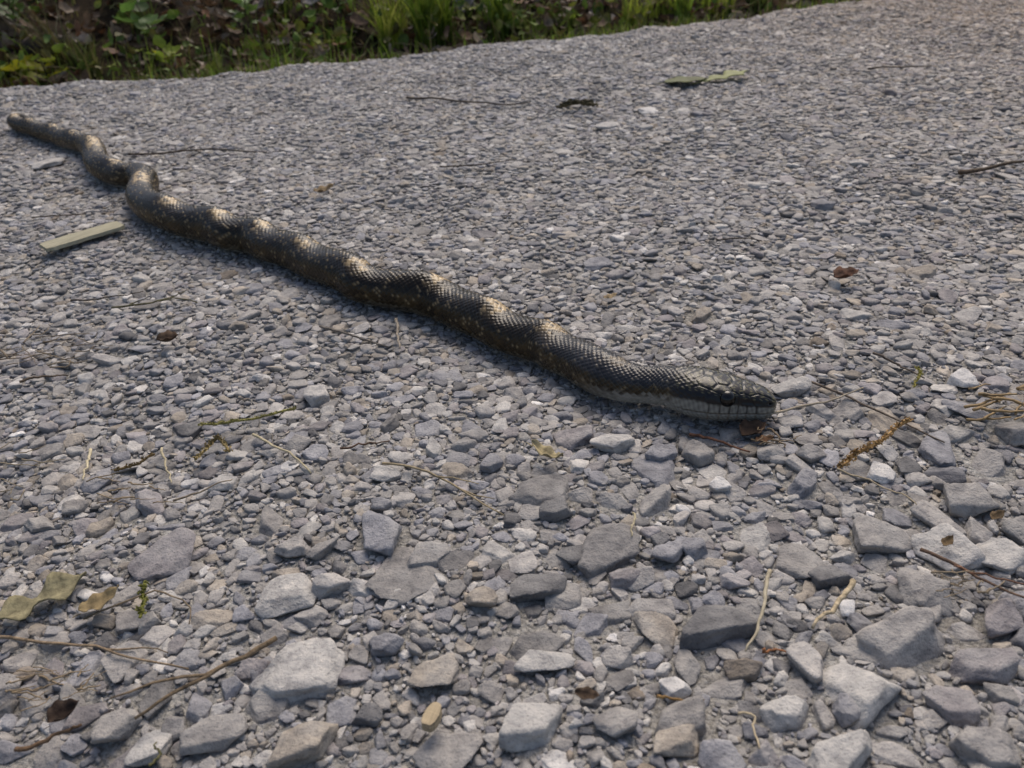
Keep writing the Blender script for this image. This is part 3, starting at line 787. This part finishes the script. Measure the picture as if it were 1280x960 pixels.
twig('twig', [(190, 958), (199, 940), (203, 925)], 5, (.13, .12, .05), 'olive stem bit against the upright pale stone', 'twig', lift=.016)
twig('twig', [(40, 273), (80, 270), (108, 269)], 3, WD, 'fine dark twig above the pale wood strip', 'twig')
twig('twig', [(1090, 440), (1120, 450), (1160, 470)], 5, (.09, .07, .055), 'dark curved twig left of the white rounded stone', 'twig')
twig('twig', [(895, 300), (925, 297), (950, 299)], 3, WD, 'thin dark twig in the middle of the far road', 'twig')

# flat wood strip and wood chip
def slab_piece(name, pxs, width_px, thick, colr, label, cat, lift):
    a, b = (GZ(*pxs[0], lift), GZ(*pxs[1], lift)); dvec = (b-a)[:2]; ln = np.linalg.norm(dvec); an = math.atan2(dvec[1], dvec[0])
    mid = (a+b)/2; el = math.asin(CAM_H/np.linalg.norm(mid-CP))
    wd = width_px*mpp(mid)/math.sin(el)
    bm = bmesh.new(); nx = 14
    rows = []
    for k in range(nx+1):
        u = k/nx; rag = (RT.uniform(-.03, .03) if k in (0, nx) else 0)
        hw = wd/2*(1+RT.uniform(-.05, .05))*((.45+.6*math.sin(math.pi*min(max(u*.86+.10, 0), 1))) if name == 'wood_chip' else 1)*(.8 if k in (0, nx) else 1)
        xx = (u-.5+rag)*ln; zb = RT.normal(0, thick*.008)
        rows.append([bm.verts.new((xx, -hw, 0+zb)), bm.verts.new((xx+RT.uniform(-.001, .001), hw, 0+zb)), bm.verts.new((xx, hw*.92, thick+zb)), bm.verts.new((xx, 0, thick*1.08+zb)), bm.verts.new((xx, -hw*.92, thick+zb))])
    for k in range(nx):
        for c_ in range(5):
            d_ = (c_+1) % 5; bm.faces.new((rows[k][c_], rows[k+1][c_], rows[k+1][d_], rows[k][d_]))
    bm.faces.new(rows[0]); bm.faces.new(rows[-1][::-1]); bmesh.ops.recalc_face_normals(bm, faces=bm.faces)
    me = bpy.data.meshes.new(name); bm.to_mesh(me); bm.free(); me.materials.append(M_GRAIN)
    o = bpy.data.objects.new(name, me); COL.objects.link(o)
    o.location = (mid[0], mid[1], zroad(mid[0], mid[1])+lift); o.rotation_euler = (0.03, -.02, an); o.color = (*colr, 1)
    tag(o, label, cat); return o
slab_piece('wood_strip', [(57, 315), (153, 284)], 9, .0026, (.34, .315, .22), 'pale flat strip of wood lying left of the snake', 'wood strip', .005)
slab_piece('wood_chip', [(533, 915), (548, 886)], 16, .0035, (.38, .30, .19), 'light tan wood chip among stones at the bottom left of centre', 'wood chip', .010)

# catkins: a stalk thick with small bracts
def catkin(name, pxs, width, colr, label, cat, nb=130, loose=1.0, lift=.008):
    q = dense(pxs, n=24, lift=lift); w = width*mpp(q[len(q)//2])/2
    v, f = tube_geo(q, np.full(len(q), w*.35), 6, 1, RT)
    for _ in range(nb):
        k = RT.uniform(0, len(q)-1.01); k0 = int(k); c0 = q[k0]*(1-k+k0)+q[k0+1]*(k-k0)
        dn = RT.normal(size=3); dn /= np.linalg.norm(dn); dn[2] = abs(dn[2])*.8
        c1 = c0+dn*w*RT.uniform(.4, 1.0)*loose
        ax, ay = RT.normal(size=3), RT.normal(size=3); ax /= np.linalg.norm(ax); ay -= ax*(ax@ay); ay /= np.linalg.norm(ay)
        z_ = np.cross(ax, ay); s_ = w*RT.uniform(.35, .65); b = len(v)
        v += [c1-ax*s_, c1+ay*s_*.5+z_*s_*.25, c1+ax*s_, c1-ay*s_*.5+z_*s_*.25, c1-z_*s_*.15]
        f += [(b, b+1, b+2), (b, b+2, b+3), (b, b+4, b+1), (b+1, b+4, b+2), (b+2, b+4, b+3), (b+3, b+4, b)]
    o = mesh_obj(name, v, f, M_DRYLEAF, smooth=False); o.color = (*colr, 1); tag(o, label, cat); return o
catkin('catkin', [(1046, 584), (1075, 566), (1105, 548), (1132, 530)], 12, (.40, .25, .10), 'rusty orange brown catkin on the gravel right of the snake head', 'catkin', 320)
catkin('catkin', [(252, 532), (290, 530), (335, 522), (376, 510)], 8, (.28, .255, .08), 'long yellow green catkin left of the blocky stone', 'catkin', 200)
catkin('catkin', [(245, 575), (262, 556), (272, 545), (286, 562)], 10, (.28, .21, .085), 'tangled yellow brown catkin end beside the dark stone', 'catkin', 130)
catkin('catkin', [(176, 772), (180, 755), (178, 736)], 12, (.16, .16, .03), 'short olive yellow catkin crossing the bent thin twig', 'catkin', 90)
catkin('catkin', [(1143, 484), (1146, 472), (1141, 460)], 8, (.30, .26, .06), 'small yellow catkin left of the white rounded stone', 'catkin', 60)
catkin('catkin', [(142, 588), (168, 580), (190, 570)], 9, (.16, .11, .045), 'brown catkin scrap beside the pale short straw', 'catkin', 60)
catkin('seed_husk', [(700, 132), (722, 130), (742, 133)], 13, (.11, .09, .045), 'brown olive scrap of husk far on the road left of the whitish chip', 'husk', 110)

# leaves
def leaf_outline(kind, n=22):
    u = np.linspace(0, 1, n)
    if kind == 'oval': w = .30*np.sin(np.pi*u**.85)**.9
    elif kind == 'broad': w = .42*np.sin(np.pi*u**.75)**.8
    elif kind == 'lobed': w = (.055+.20*np.abs(np.modf(u*2.6+.1)[0]-.5)*1.6)*np.sin(np.pi*np.clip(u*.93+.03, 0, 1))**.5*(.6+.7*u)
    else: w = .14*np.sin(np.pi*u**.8)
    return u, w
def leaf_geo(kind, fold=.25, curl=.3, twist=0.0, rs=RT, ripple=.045, n=22):
    u, w = leaf_outline(kind, n); v, f = [], []
    for k in range(n):
        z0 = curl*((u[k]-.4)**2); rp = ripple*math.sin(u[k]*17+rs.uniform(0, .8))
        tw = twist*(u[k]-.3)
        for sgn in (-1, -.5, 0, .5, 1):
            y = sgn*w[k]; z = z0+abs(y)*fold+rp*abs(sgn)*sgn
            v.append((u[k], y*math.cos(tw)-z*math.sin(tw)*.5, z+y*math.sin(tw)))
    for k in range(n-1):
        for a in range(4): f.append((k*5+a, k*5+a+1, (k+1)*5+a+1, (k+1)*5+a))
    # petiole
    b = len(v); v += [(-.18, -.008, .0), (-.18, .008, .0), (0.02, .012, .004), (0.02, -.012, .004)]; f.append((b, b+1, b+2, b+3))
    return v, f
def road_leaf(name, px, py, tipx, tipy, kind, colr, label, fold=.25, curl=.3, twist=0, lift=.006, mat=M_DRYLEAF, tilt=(0, 0), cat='leaf', ripple=.045):
    a, b = GZ(px, py, lift), GZ(tipx, tipy, lift); dvec = (b-a)[:2]; ln = float(np.linalg.norm(dvec))
    v, f = leaf_geo(kind, fold, curl, twist, ripple=ripple)
    o = mesh_obj(name, v, f, mat); so = o.modifiers.new('thickness', 'SOLIDIFY'); so.thickness = .012
    o.location = (a[0], a[1], zroad(a[0], a[1])+lift); o.rotation_euler = (tilt[0], tilt[1], math.atan2(dvec[1], dvec[0])); o.scale = (ln,)*3
    o.color = (*colr, 1); tag(o, label, cat); return o
road_leaf('dead_leaf', -40, 792, 108, 716, 'lobed', (.25, .22, .125), 'large olive lobed leaf at the lower left edge', fold=.30, curl=.25, lift=.006)
road_leaf('dead_leaf', 62, 908, 102, 884, 'broad', (.05, .03, .02), 'dark brown curled leaf in the lower left corner', fold=1.1, curl=1.2, lift=.012)
road_leaf('dead_leaf', 100, 768, 152, 742, 'oval', (.24, .18, .09), 'small tan leaf right of the large lobed leaf', fold=.5, curl=.9)
road_leaf('dead_leaf', 196, 428, 224, 424, 'broad', (.075, .045, .025), 'small dark brown leaf scrap on the gravel left of the snake', fold=.8, curl=.9)
road_leaf('dead_leaf', 830, 104, 884, 101, 'oval', (.10, .12, .02), 'dark olive green leaf far out on the road', lift=.004, ripple=.012, fold=.15, curl=.1, mat=M_LEAF)
road_leaf('dead_leaf', 876, 103, 932, 94, 'lobed', (.34, .36, .14), 'pale yellow green leaf beside the dark olive leaf', lift=.004, ripple=.012, fold=.12, curl=.08, mat=M_LEAF)
road_leaf('dead_leaf', 665, 558, 704, 582, 'strip', (.36, .30, .17), 'curled straw coloured leaf left of the pale oblong pebble', fold=.9, curl=.9)
road_leaf('dead_leaf', 926, 548, 956, 534, 'broad', (.075, .045, .028), 'brown leaf scrap under the snake snout', fold=.8, curl=.9, lift=.003)
road_leaf('dead_leaf', 944, 552, 968, 548, 'oval', (.13, .065, .03), 'orange brown leaf bit below the snake snout', fold=.5, curl=.9, lift=.004)
road_leaf('dead_leaf', 718, 868, 750, 880, 'oval', (.075, .048, .03), 'dark brown curled leaf at bottom centre above the triangular stone', fold=.9, curl=1.1, lift=.008)
road_leaf('dead_leaf', 1042, 350, 1072, 346, 'broad', (.10, .045, .025), 'small reddish brown leaf far to the right of the snake head', fold=.7, curl=.8)
road_leaf('dead_leaf', 1178, 684, 1190, 673, 'oval', (.13, .085, .04), 'ochre leaf bit by the right end of the flat angular stone', fold=.6, curl=.9, lift=.008)
road_leaf('dead_leaf', 1238, 651, 1254, 643, 'oval', (.12, .08, .04), 'ochre leaf scrap below the rounded light grey stone', fold=.7, curl=.8, lift=.008)
road_leaf('dead_leaf', 754, 374, 772, 371, 'oval', (.30, .22, .12), 'tan leaf bit behind the snake neck', fold=.5, curl=.9)
road_leaf('dead_leaf', 392, 242, 420, 239, 'oval', (.20, .14, .07), 'light brown leaf bit behind the snake middle', fold=.5, curl=.8)

# tangles of dry roots and dry grass blades
def tangle(name, px, py, wpx, hpx, n, colr, label, cat, width=2.2, lift=.006, long_=.5):
    v, f = [], []
    for _ in range(n):
        x0 = px+RT.uniform(-.5, .5)*wpx; y0 = py+RT.uniform(-.5, .5)*hpx; an = RT.normal(-.15, .5)
        ln = wpx*long_*RT.uniform(.4, 1)
        pp = [(x0+ln*(k-1)*.5*math.cos(an)+RT.normal(0, 3), y0+ln*(k-1)*.5*math.sin(an)*.55+RT.normal(0, 2)) for k in range(3)]
        q = dense(pp, n=8, lift=lift*RT.uniform(.5, 1.4), wig=.0008); w = width*mpp(q[3])/2*RT.uniform(.6, 1.3)
        v2, f2 = tube_geo(q, np.linspace(1, .5, len(q))*w, 5, .7); b = len(v); v += v2; f += [tuple(x+b for x in ff) for ff in f2]
    o = mesh_obj(name, v, f, M_STRAW); o.color = (*colr, 1); tag(o, label, cat); return o
tangle('root_tangle', 62, 438, 120, 46, 26, (.17, .13, .085), 'matted tangle of dry brown roots at the left edge', 'roots')
tangle('root_tangle', 62, 862, 120, 50, 18, (.24, .18, .11), 'matted dry grass fibres in the lower left corner', 'roots', 3)
tangle('dry_grass', 1258, 503, 70, 40, 14, (.25, .17, .08), 'ochre dry grass blades at the right edge', 'dry grass', 5, .010, .9)
tangle('root_tangle', 1215, 730, 90, 30, 10, (.22, .17, .11), 'loose straw fibres at the right edge above the purplish stone', 'roots', 3, .01)
tangle('root_tangle', 170, 610, 90, 40, 10, (.20, .15, .09), 'few brown root fibres beside the short straw bit', 'roots', 3)
tangle('root_tangle', 970, 545, 60, 22, 12, (.17, .12, .07), 'brown fibres on the stones under the snake snout', 'roots', 3, .004)
tangle('root_tangle', 30, 590, 110, 70, 9, (.22, .18, .12), 'sparse straw fibres at the left edge of the gravel', 'roots', 2.5)

# ------------------------------------------------------------------ verge: litter, undergrowth, plants
RV = np.random.RandomState(77)
def bank_point(px, py):
    """where the ray through a photo point meets the bank"""
    d = ray(px, py); d = d/np.linalg.norm(d)
    for k in np.arange(.6, 9, .004):
        p = CP+d*k; t, s = ts(p[0], p[1])
        g = zbank(t, s) if s > .05 else zroad(p[0], p[1])
        if p[2] <= g: return p
    return p
def scatter_leaves(name, cnt, srange, size, cols, kinds, label, cat, lift, upright, seed, dens=None):
    rs = np.random.RandomState(seed)
    shapes = [leaf_geo(kd, fd, cu, tw, rs, n=6) for kd in kinds for fd, cu, tw in ((.3, .6, .3), (.7, .9, -.6), (.15, .3, .9), (1.0, 1.3, .4))]
    vs, fs, cl, off = [], [], [], 0
    for _ in range(cnt):
        t = rs.uniform(-1.5, 2.8); s = srange[0]+(srange[1]-srange[0])*rs.uniform()**1.6
        if dens is not None and rs.uniform() > dens(t, s): continue
        x, y = xy(t, s); z = float(zbank(t, s))+lift*rs.uniform(0, 1)**1.3
        v, f = shapes[rs.randint(len(shapes))]
        v = np.array(v)*size*rs.uniform(.55, 1.35); v[:, 0] -= size*.4
        e = Euler((rs.normal(0, upright), rs.normal(0, upright), rs.uniform(0, 6.28))).to_matrix()
        vs.append(v@np.array(e).T+np.array([x, y, z])); fs.append(np.array(f)+off); off += len(v)
        cc = np.array(cols[rs.randint(len(cols))])*rs.uniform(.6, 1.3)
        cl.append(np.tile(np.r_[cc, 1], (len(v), 1)))
    v = np.vstack(vs); f = np.vstack(fs)
    me = tri_mesh_np(name, v, f.ravel(), 4, M_LITTER)
    a = me.color_attributes.new('tint', 'FLOAT_COLOR', 'POINT'); a.data.foreach_set('color', np.vstack(cl).astype(np.float32).ravel())
    o = bpy.data.objects.new(name, me); COL.objects.link(o); tag(o, label, cat, kind='stuff'); return o
BR = [(.13, .082, .048), (.18, .115, .068), (.09, .054, .03), (.22, .17, .12), (.30, .245, .195), (.06, .037, .022), (.16, .083, .045)]
GR = [(.10, .15, .025), (.14, .20, .03), (.07, .11, .02), (.19, .21, .04), (.14, .13, .04)]
scatter_leaves('leaf_litter', 13000, (.03, 2.6), .029, BR, ['oval', 'broad', 'lobed'], 'brown dead leaves covering the dark bank beside the road', 'leaf litter', .03, .45, 3)
scatter_leaves('undergrowth', 12000, (.06, 2.6), .021, GR, ['oval', 'broad', 'strip'], 'low dark green undergrowth growing on the bank', 'undergrowth', .10, .8, 4,
               dens=lambda t, s: .15+.85*np.clip((fld(t, s, 6, .5)-.35)*3, 0, 1))

def tuft(px, py, height_px, spread_px, nb, cols, label, name='grass_tuft', cat='grass tuft', lean=0.0, bw=3.0, group=None):
    b0 = bank_point(px, py); k = mpp(b0); hgt = height_px*k; sp = spread_px*k
    v, f, cl = [], [], []
    for _ in range(nb):
        an = RV.uniform(0, 6.283); rr = sp*.30*math.sqrt(RV.uniform()); bx, by = b0[0]+rr*math.cos(an)*1.2, b0[1]+rr*math.sin(an)*.8
        ln = hgt*RV.uniform(.5, 1.15); out = RV.normal(0, .35); oa = RV.uniform(0, 6.283); w = bw*k*RV.uniform(.5, 1.2)/2
        dx, dy = math.cos(oa)*abs(out)+lean, math.sin(oa)*abs(out)
        wa = RV.uniform(0, 3.14); wx, wy = math.cos(wa)*w, math.sin(wa)*w
        base = len(v); ns = 6; cc = np.array(cols[RV.randint(len(cols))])*RV.uniform(.7, 1.3)
        for a in range(ns+1):
            u = a/ns; q = ln*u
            cxp = (bx+dx*ln*u*u, by+dy*ln*u*u, b0[2]-.01+q*(1-.35*(dx*dx+dy*dy)**.5*u))
            ww = (1-u**1.6)*.95+.05
            v.append((cxp[0]-wx*ww, cxp[1]-wy*ww, cxp[2])); v.append((cxp[0], cxp[1], cxp[2]-w*.35*ww)); v.append((cxp[0]+wx*ww, cxp[1]+wy*ww, cxp[2]))
            cl += [tuple(cc)+(1,)]*3
        for a in range(ns):
            for b in range(2): f.append((base+a*3+b, base+a*3+b+1, base+a*3+3+b+1, base+a*3+3+b))
    o = mesh_obj(name, np.array(v)-b0, f, M_GRASS); o.location = b0
    a = o.data.color_attributes.new('tint', 'FLOAT_COLOR', 'POINT'); a.data.foreach_set('color', np.array(cl, np.float32).ravel())
    tag(o, label, cat, group); return o
GG = [(.13, .21, .025), (.17, .26, .035), (.10, .16, .022), (.22, .27, .04)]
GY = [(.27, .33, .04), (.20, .27, .035), (.31, .33, .07)]
GD = [(.075, .11, .022), (.10, .13, .026), (.14, .13, .05)]
tuft(112, 96, 62, 46, 90, GD, 'olive grass tuft at the road edge behind the snake tail')
tuft(82, 92, 105, 40, 45, [(.07, .07, .02), (.09, .08, .03)], 'tall dry looking grass leaning left at the top left', lean=-.35)
tuft(312, 76, 34, 30, 60, GG, 'small bright grass tuft at the road edge left of centre')
tuft(392, 68, 28, 40, 70, GY, 'low yellowish grass clump on the road edge left of the tall grass')
tuft(432, 64, 46, 26, 50, GG, 'narrow grass tuft between the low clump and the tall grass')
tuft(492, 58, 80, 52, 120, GY, 'bushy bright yellow green grass tuft in the top middle')
tuft(536, 54, 110, 50, 150, GG, 'tallest dense green grass tuft in the top middle', bw=3.6)
tuft(556, 50, 70, 26, 40, GG, 'broad bladed grass at the right of the tallest tuft', bw=7)
tuft(624, 46, 90, 44, 130, GG, 'dense green grass tuft right of the tallest tuft')
tuft(652, 44, 36, 40, 60, GD, 'low olive grass fringe beside the dense green tuft')
tuft(700, 34, 30, 40, 60, GD, 'dark mossy grass clump near the yellow leaf')
tuft(800, 26, 44, 60, 110, GY, 'bright grass along the road edge right of centre')
tuft(845, 21, 50, 60, 120, GG, 'green grass on the road edge in the upper right')
tuft(895, 15, 40, 60, 110, GY, 'yellow green grass towards the right end of the verge')
tuft(945, 9, 34, 50, 80, GD, 'last dark grass tuft before the verge leaves the picture')
tuft(255, 84, 22, 26, 40, GD, 'tiny olive grass tuft right of the yellow leafy plant')
tuft(350, 20, 40, 50, 60, GD, 'dark grass tuft up on the bank among pale leaves')
tuft(180, 40, 60, 50, 60, GD, 'dark grass up on the bank above the yellow leafy plant')

def fringe(name, cnt, trange, srange, hgt, cols, label, cat, seed, dens):
    rs = np.random.RandomState(seed); vs, fs, cl, off = [], [], [], 0
    for _ in range(cnt):
        t = rs.uniform(*trange); s = srange[0]+(srange[1]-srange[0])*rs.uniform()**1.4
        if rs.uniform() > dens(t, s): continue
        sw = s+float(wob(t)); x, y = xy(t, sw)
        z = max(float(zbank(t, sw)) if sw > .05 else -9, float(zroad(x, y)) if sw < .06 else -9)-.004
        ln = hgt*rs.uniform(.35, 1.2); oa = rs.uniform(0, 6.28); out = abs(rs.normal(0, .5)); dx, dy = math.cos(oa)*out, math.sin(oa)*out
        w = rs.uniform(.0008, .0018); wa = rs.uniform(0, 3.14); wx, wy = math.cos(wa)*w, math.sin(wa)*w
        for a in range(5):
            u = a/4; ww = 1-u*.9; q = ln*u
            vs += [(x+dx*ln*u*u-wx*ww, y+dy*ln*u*u-wy*ww, z+q*(1-.4*out*u)), (x+dx*ln*u*u+wx*ww, y+dy*ln*u*u+wy*ww, z+q*(1-.4*out*u)+w*.3)]
        for a in range(4): fs += [off+a*2, off+a*2+1, off+a*2+3, off+a*2+2]
        off += 10; cl.append(np.tile(np.r_[np.array(cols[rs.randint(len(cols))])*rs.uniform(.6, 1.3), 1], (10, 1)))
    me = tri_mesh_np(name, np.array(vs), np.array(fs), 4, M_GRASS)
    a = me.color_attributes.new('tint', 'FLOAT_COLOR', 'POINT'); a.data.foreach_set('color', np.vstack(cl).astype(np.float32).ravel())
    o = bpy.data.objects.new(name, me); COL.objects.link(o); tag(o, label, cat, kind='stuff'); return o
fringe('edge_grass', 13000, (-1.4, 2.6), (-.02, .14), .030, GD+GG+[(.16, .13, .07)], 'short patchy grass along the edge of the road', 'grass', 12,
       lambda t, s: np.clip((fld(t, 0, 9, 2.1)-.30)*2.2, .06, 1))
fringe('bank_grass', 17000, (-1.4, 2.6), (.05, 1.6), .085, GD+GG[:2]+[(.16, .15, .05), (.22, .18, .09)], 'thin olive grass growing through the dead leaves on the bank', 'grass', 13,
       lambda t, s: np.clip((fld(t, s, 7, .9)-.25)*2.0, .1, 1))

LEAFM = {}
def shared_leaf(kind, var):
    if (kind, var) not in LEAFM:
        v, f = leaf_geo(kind, (.25, .45, .15)[var], (.5, .9, -.4)[var], (.2, -.5, .7)[var], RV, n=10)
        me = bpy.data.meshes.new('leaf'); me.from_pydata(v, [], f); me.shade_smooth(); me.materials.append(M_LEAF); LEAFM[(kind, var)] = me
    return LEAFM[(kind, var)]
def plant(px, py, height_px, leaf_px, nl, cols, label, kind='broad', name='leafy_plant', cat='plant', spread=1.0, stem=(.05, .05, .02)):
    b0 = bank_point(px, py); k = mpp(b0); hgt = height_px*k
    root = empty(name, tuple(b0)); tag(root, label, cat)
    top = np.array([RV.normal(0, .12)*hgt, RV.normal(0, .12)*hgt, hgt*.8])
    q = np.array([top*u+np.array([.06*hgt*math.sin(u*3), 0, -.02*(1-u)]) for u in np.linspace(0, 1, 8)])
    v, f = tube_geo(q+1e-6, np.linspace(1.6, .7, 8)*k, 6); so = mesh_obj('stem', v, f, M_LEAF, root); so.color = (*stem, 1)
    for a in range(nl):
        u = .15+.85*(a+.5)/nl; p0 = top*u; az = a*2.4+RV.uniform(-.4, .4); el = RV.uniform(-.2, .7)
        o = bpy.data.objects.new('leaf', shared_leaf(kind, RV.randint(3))); COL.objects.link(o); o.parent = root
        ls = leaf_px*k*RV.uniform(.7, 1.2); off = .12*ls*spread
        o.location = (p0[0]+math.cos(az)*off, p0[1]+math.sin(az)*off, p0[2]); o.rotation_euler = (RV.normal(0, .35), -el, az); o.scale = (ls,)*3
        cc = np.array(cols[RV.randint(len(cols))])*RV.uniform(.75, 1.25); o.color = (*cc, 1)
    return root
YG = [(.36, .36, .025), (.24, .29, .035), (.17, .24, .03)]
LG = [(.09, .17, .035), (.12, .20, .05), (.07, .125, .03)]
plant(8, 106, 26, 34, 7, YG, 'yellow green leafy plant in the top left corner by the road edge')
plant(62, 106, 34, 34, 6, YG, 'small plant with broad yellow and green leaves beside the snake tail')
plant(214, 90, 30, 26, 9, YG, 'yellow green leafy seedling on the road edge right of the snake tail', 'oval')
plant(196, 62, 70, 30, 9, LG, 'green broad leaved plant standing above the yellow seedling')
plant(300, 40, 50, 22, 10, LG, 'mid green leafy weed on the bank left of the pale leaves', 'oval')
plant(712, 33, 14, 12, 4, YG, 'tiny yellow leaved plant on the road edge right of the grass tufts')
plant(150, 12, 40, 24, 10, LG, 'dim green weed high on the bank at upper left', 'oval')
plant(20, 40, 60, 26, 12, LG, 'dark leafy weed behind the log at upper left')
plant(430, 25, 40, 20, 10, LG, 'small leafy weed on the bank left of the bushy grass', 'oval')
plant(590, 12, 30, 18, 8, LG, 'small weed between the two dense grass tufts', 'oval')
plant(760, 10, 30, 18, 10, LG, 'small weed at the top right of the litter', 'oval')

def bank_leaf(px, py, wpx, kind, colr, label, fold=.4, curl=.7):
    p = bank_point(px, py); ln = wpx*mpp(p)
    v, f = leaf_geo(kind, fold, curl, .4, RV)
    o = mesh_obj('dead_leaf', v, f, M_DRYLEAF); so = o.modifiers.new('thickness', 'SOLIDIFY'); so.thickness = .012
    o.location = (p[0]-ln*.4, p[1]-.015, p[2]+.016); o.rotation_euler = (.5+RV.normal(0, .25), RV.normal(0, .25), RV.normal(0, .4)); o.scale = (ln,)*3; o.color = (*colr, 1)
    tag(o, label, 'leaf'); return o
PL = (.26, .23, .20)
bank_leaf(357, 12, 22, 'broad', (.36, .33, .29), 'palest dead leaf on the bank at the top')
bank_leaf(392, 14, 28, 'oval', PL, 'pale grey dead leaf right of the palest one on the bank')
bank_leaf(326, 28, 30, 'broad', (.19, .15, .12), 'greyish pink dead leaf on the bank left of the palest one')
bank_leaf(586, 28, 34, 'broad', (.20, .18, .165), 'large grey dead leaf between the two dense grass tufts')
bank_leaf(718, 12, 26, 'broad', (.20, .18, .165), 'grey dead leaf above the tiny yellow plant')
bank_leaf(745, 24, 20, 'oval', (.24, .21, .18), 'small pale dead leaf right of the tiny yellow plant')
bank_leaf(665, 16, 26, 'oval', (.17, .11, .085), 'reddish brown dead leaf right of the dense grass tuft')
bank_leaf(452, 32, 28, 'broad', (.14, .085, .055), 'russet dead leaf left of the bushy grass tuft')
bank_leaf(434, 6, 26, 'oval', (.18, .14, .115), 'brownish dead leaf at the top left of the bushy grass')
bank_leaf(82, 66, 16, 'oval', (.5, .46, .38), 'small whitish dead leaf over the log end')
bank_leaf(212, 10, 26, 'broad', (.14, .10, .075), 'brown dead leaf above the green broad leaved plant')
bank_leaf(168, 66, 22, 'oval', (.12, .085, .06), 'dull brown dead leaf left of the yellow seedling')
bank_leaf(20, 42, 36, 'oval', (.13, .085, .05), 'tan brown dead leaf above the log at the left edge')
bank_leaf(350, 64, 18, 'oval', (.2, .17, .13), 'tan dead leaf at the road edge right of the bright grass tuft')

# a rotting log lies on the bank at the far left
a, b = bank_point(-60, 66), bank_point(92, 62)
q = np.array([a*(1-u)+b*u+np.array([0, 0, .006+.004*math.sin(u*9)]) for u in np.linspace(0, 1, 24)])
v, f = tube_geo(q, .020*(1+.12*np.sin(np.arange(24)*1.7)), 14, .85, RT)
log = mesh_obj('log', v, f, M_WOOD); log.color = (.045, .032, .026, 1); tag(log, 'dark rotting log lying on the bank at the far left', 'log')
for (x0, y0, x1, y1, lab) in ((346, 32, 366, 44, 'thin pale twig poking out of the bank below the palest leaf'), (12, 34, 34, 46, 'pale thin twig leaning over the log')):
    a, b = bank_point(x0, y0), bank_point(x1, y1); a[2] += .03; b[2] += .012
    v, f = tube_geo(np.array([a*(1-u)+b*u for u in np.linspace(0, 1, 6)]), np.full(6, .0018), 6, 1, RT)
    o = mesh_obj('twig', v, f, M_WOOD); o.color = (.2, .16, .12, 1); tag(o, lab, 'twig')
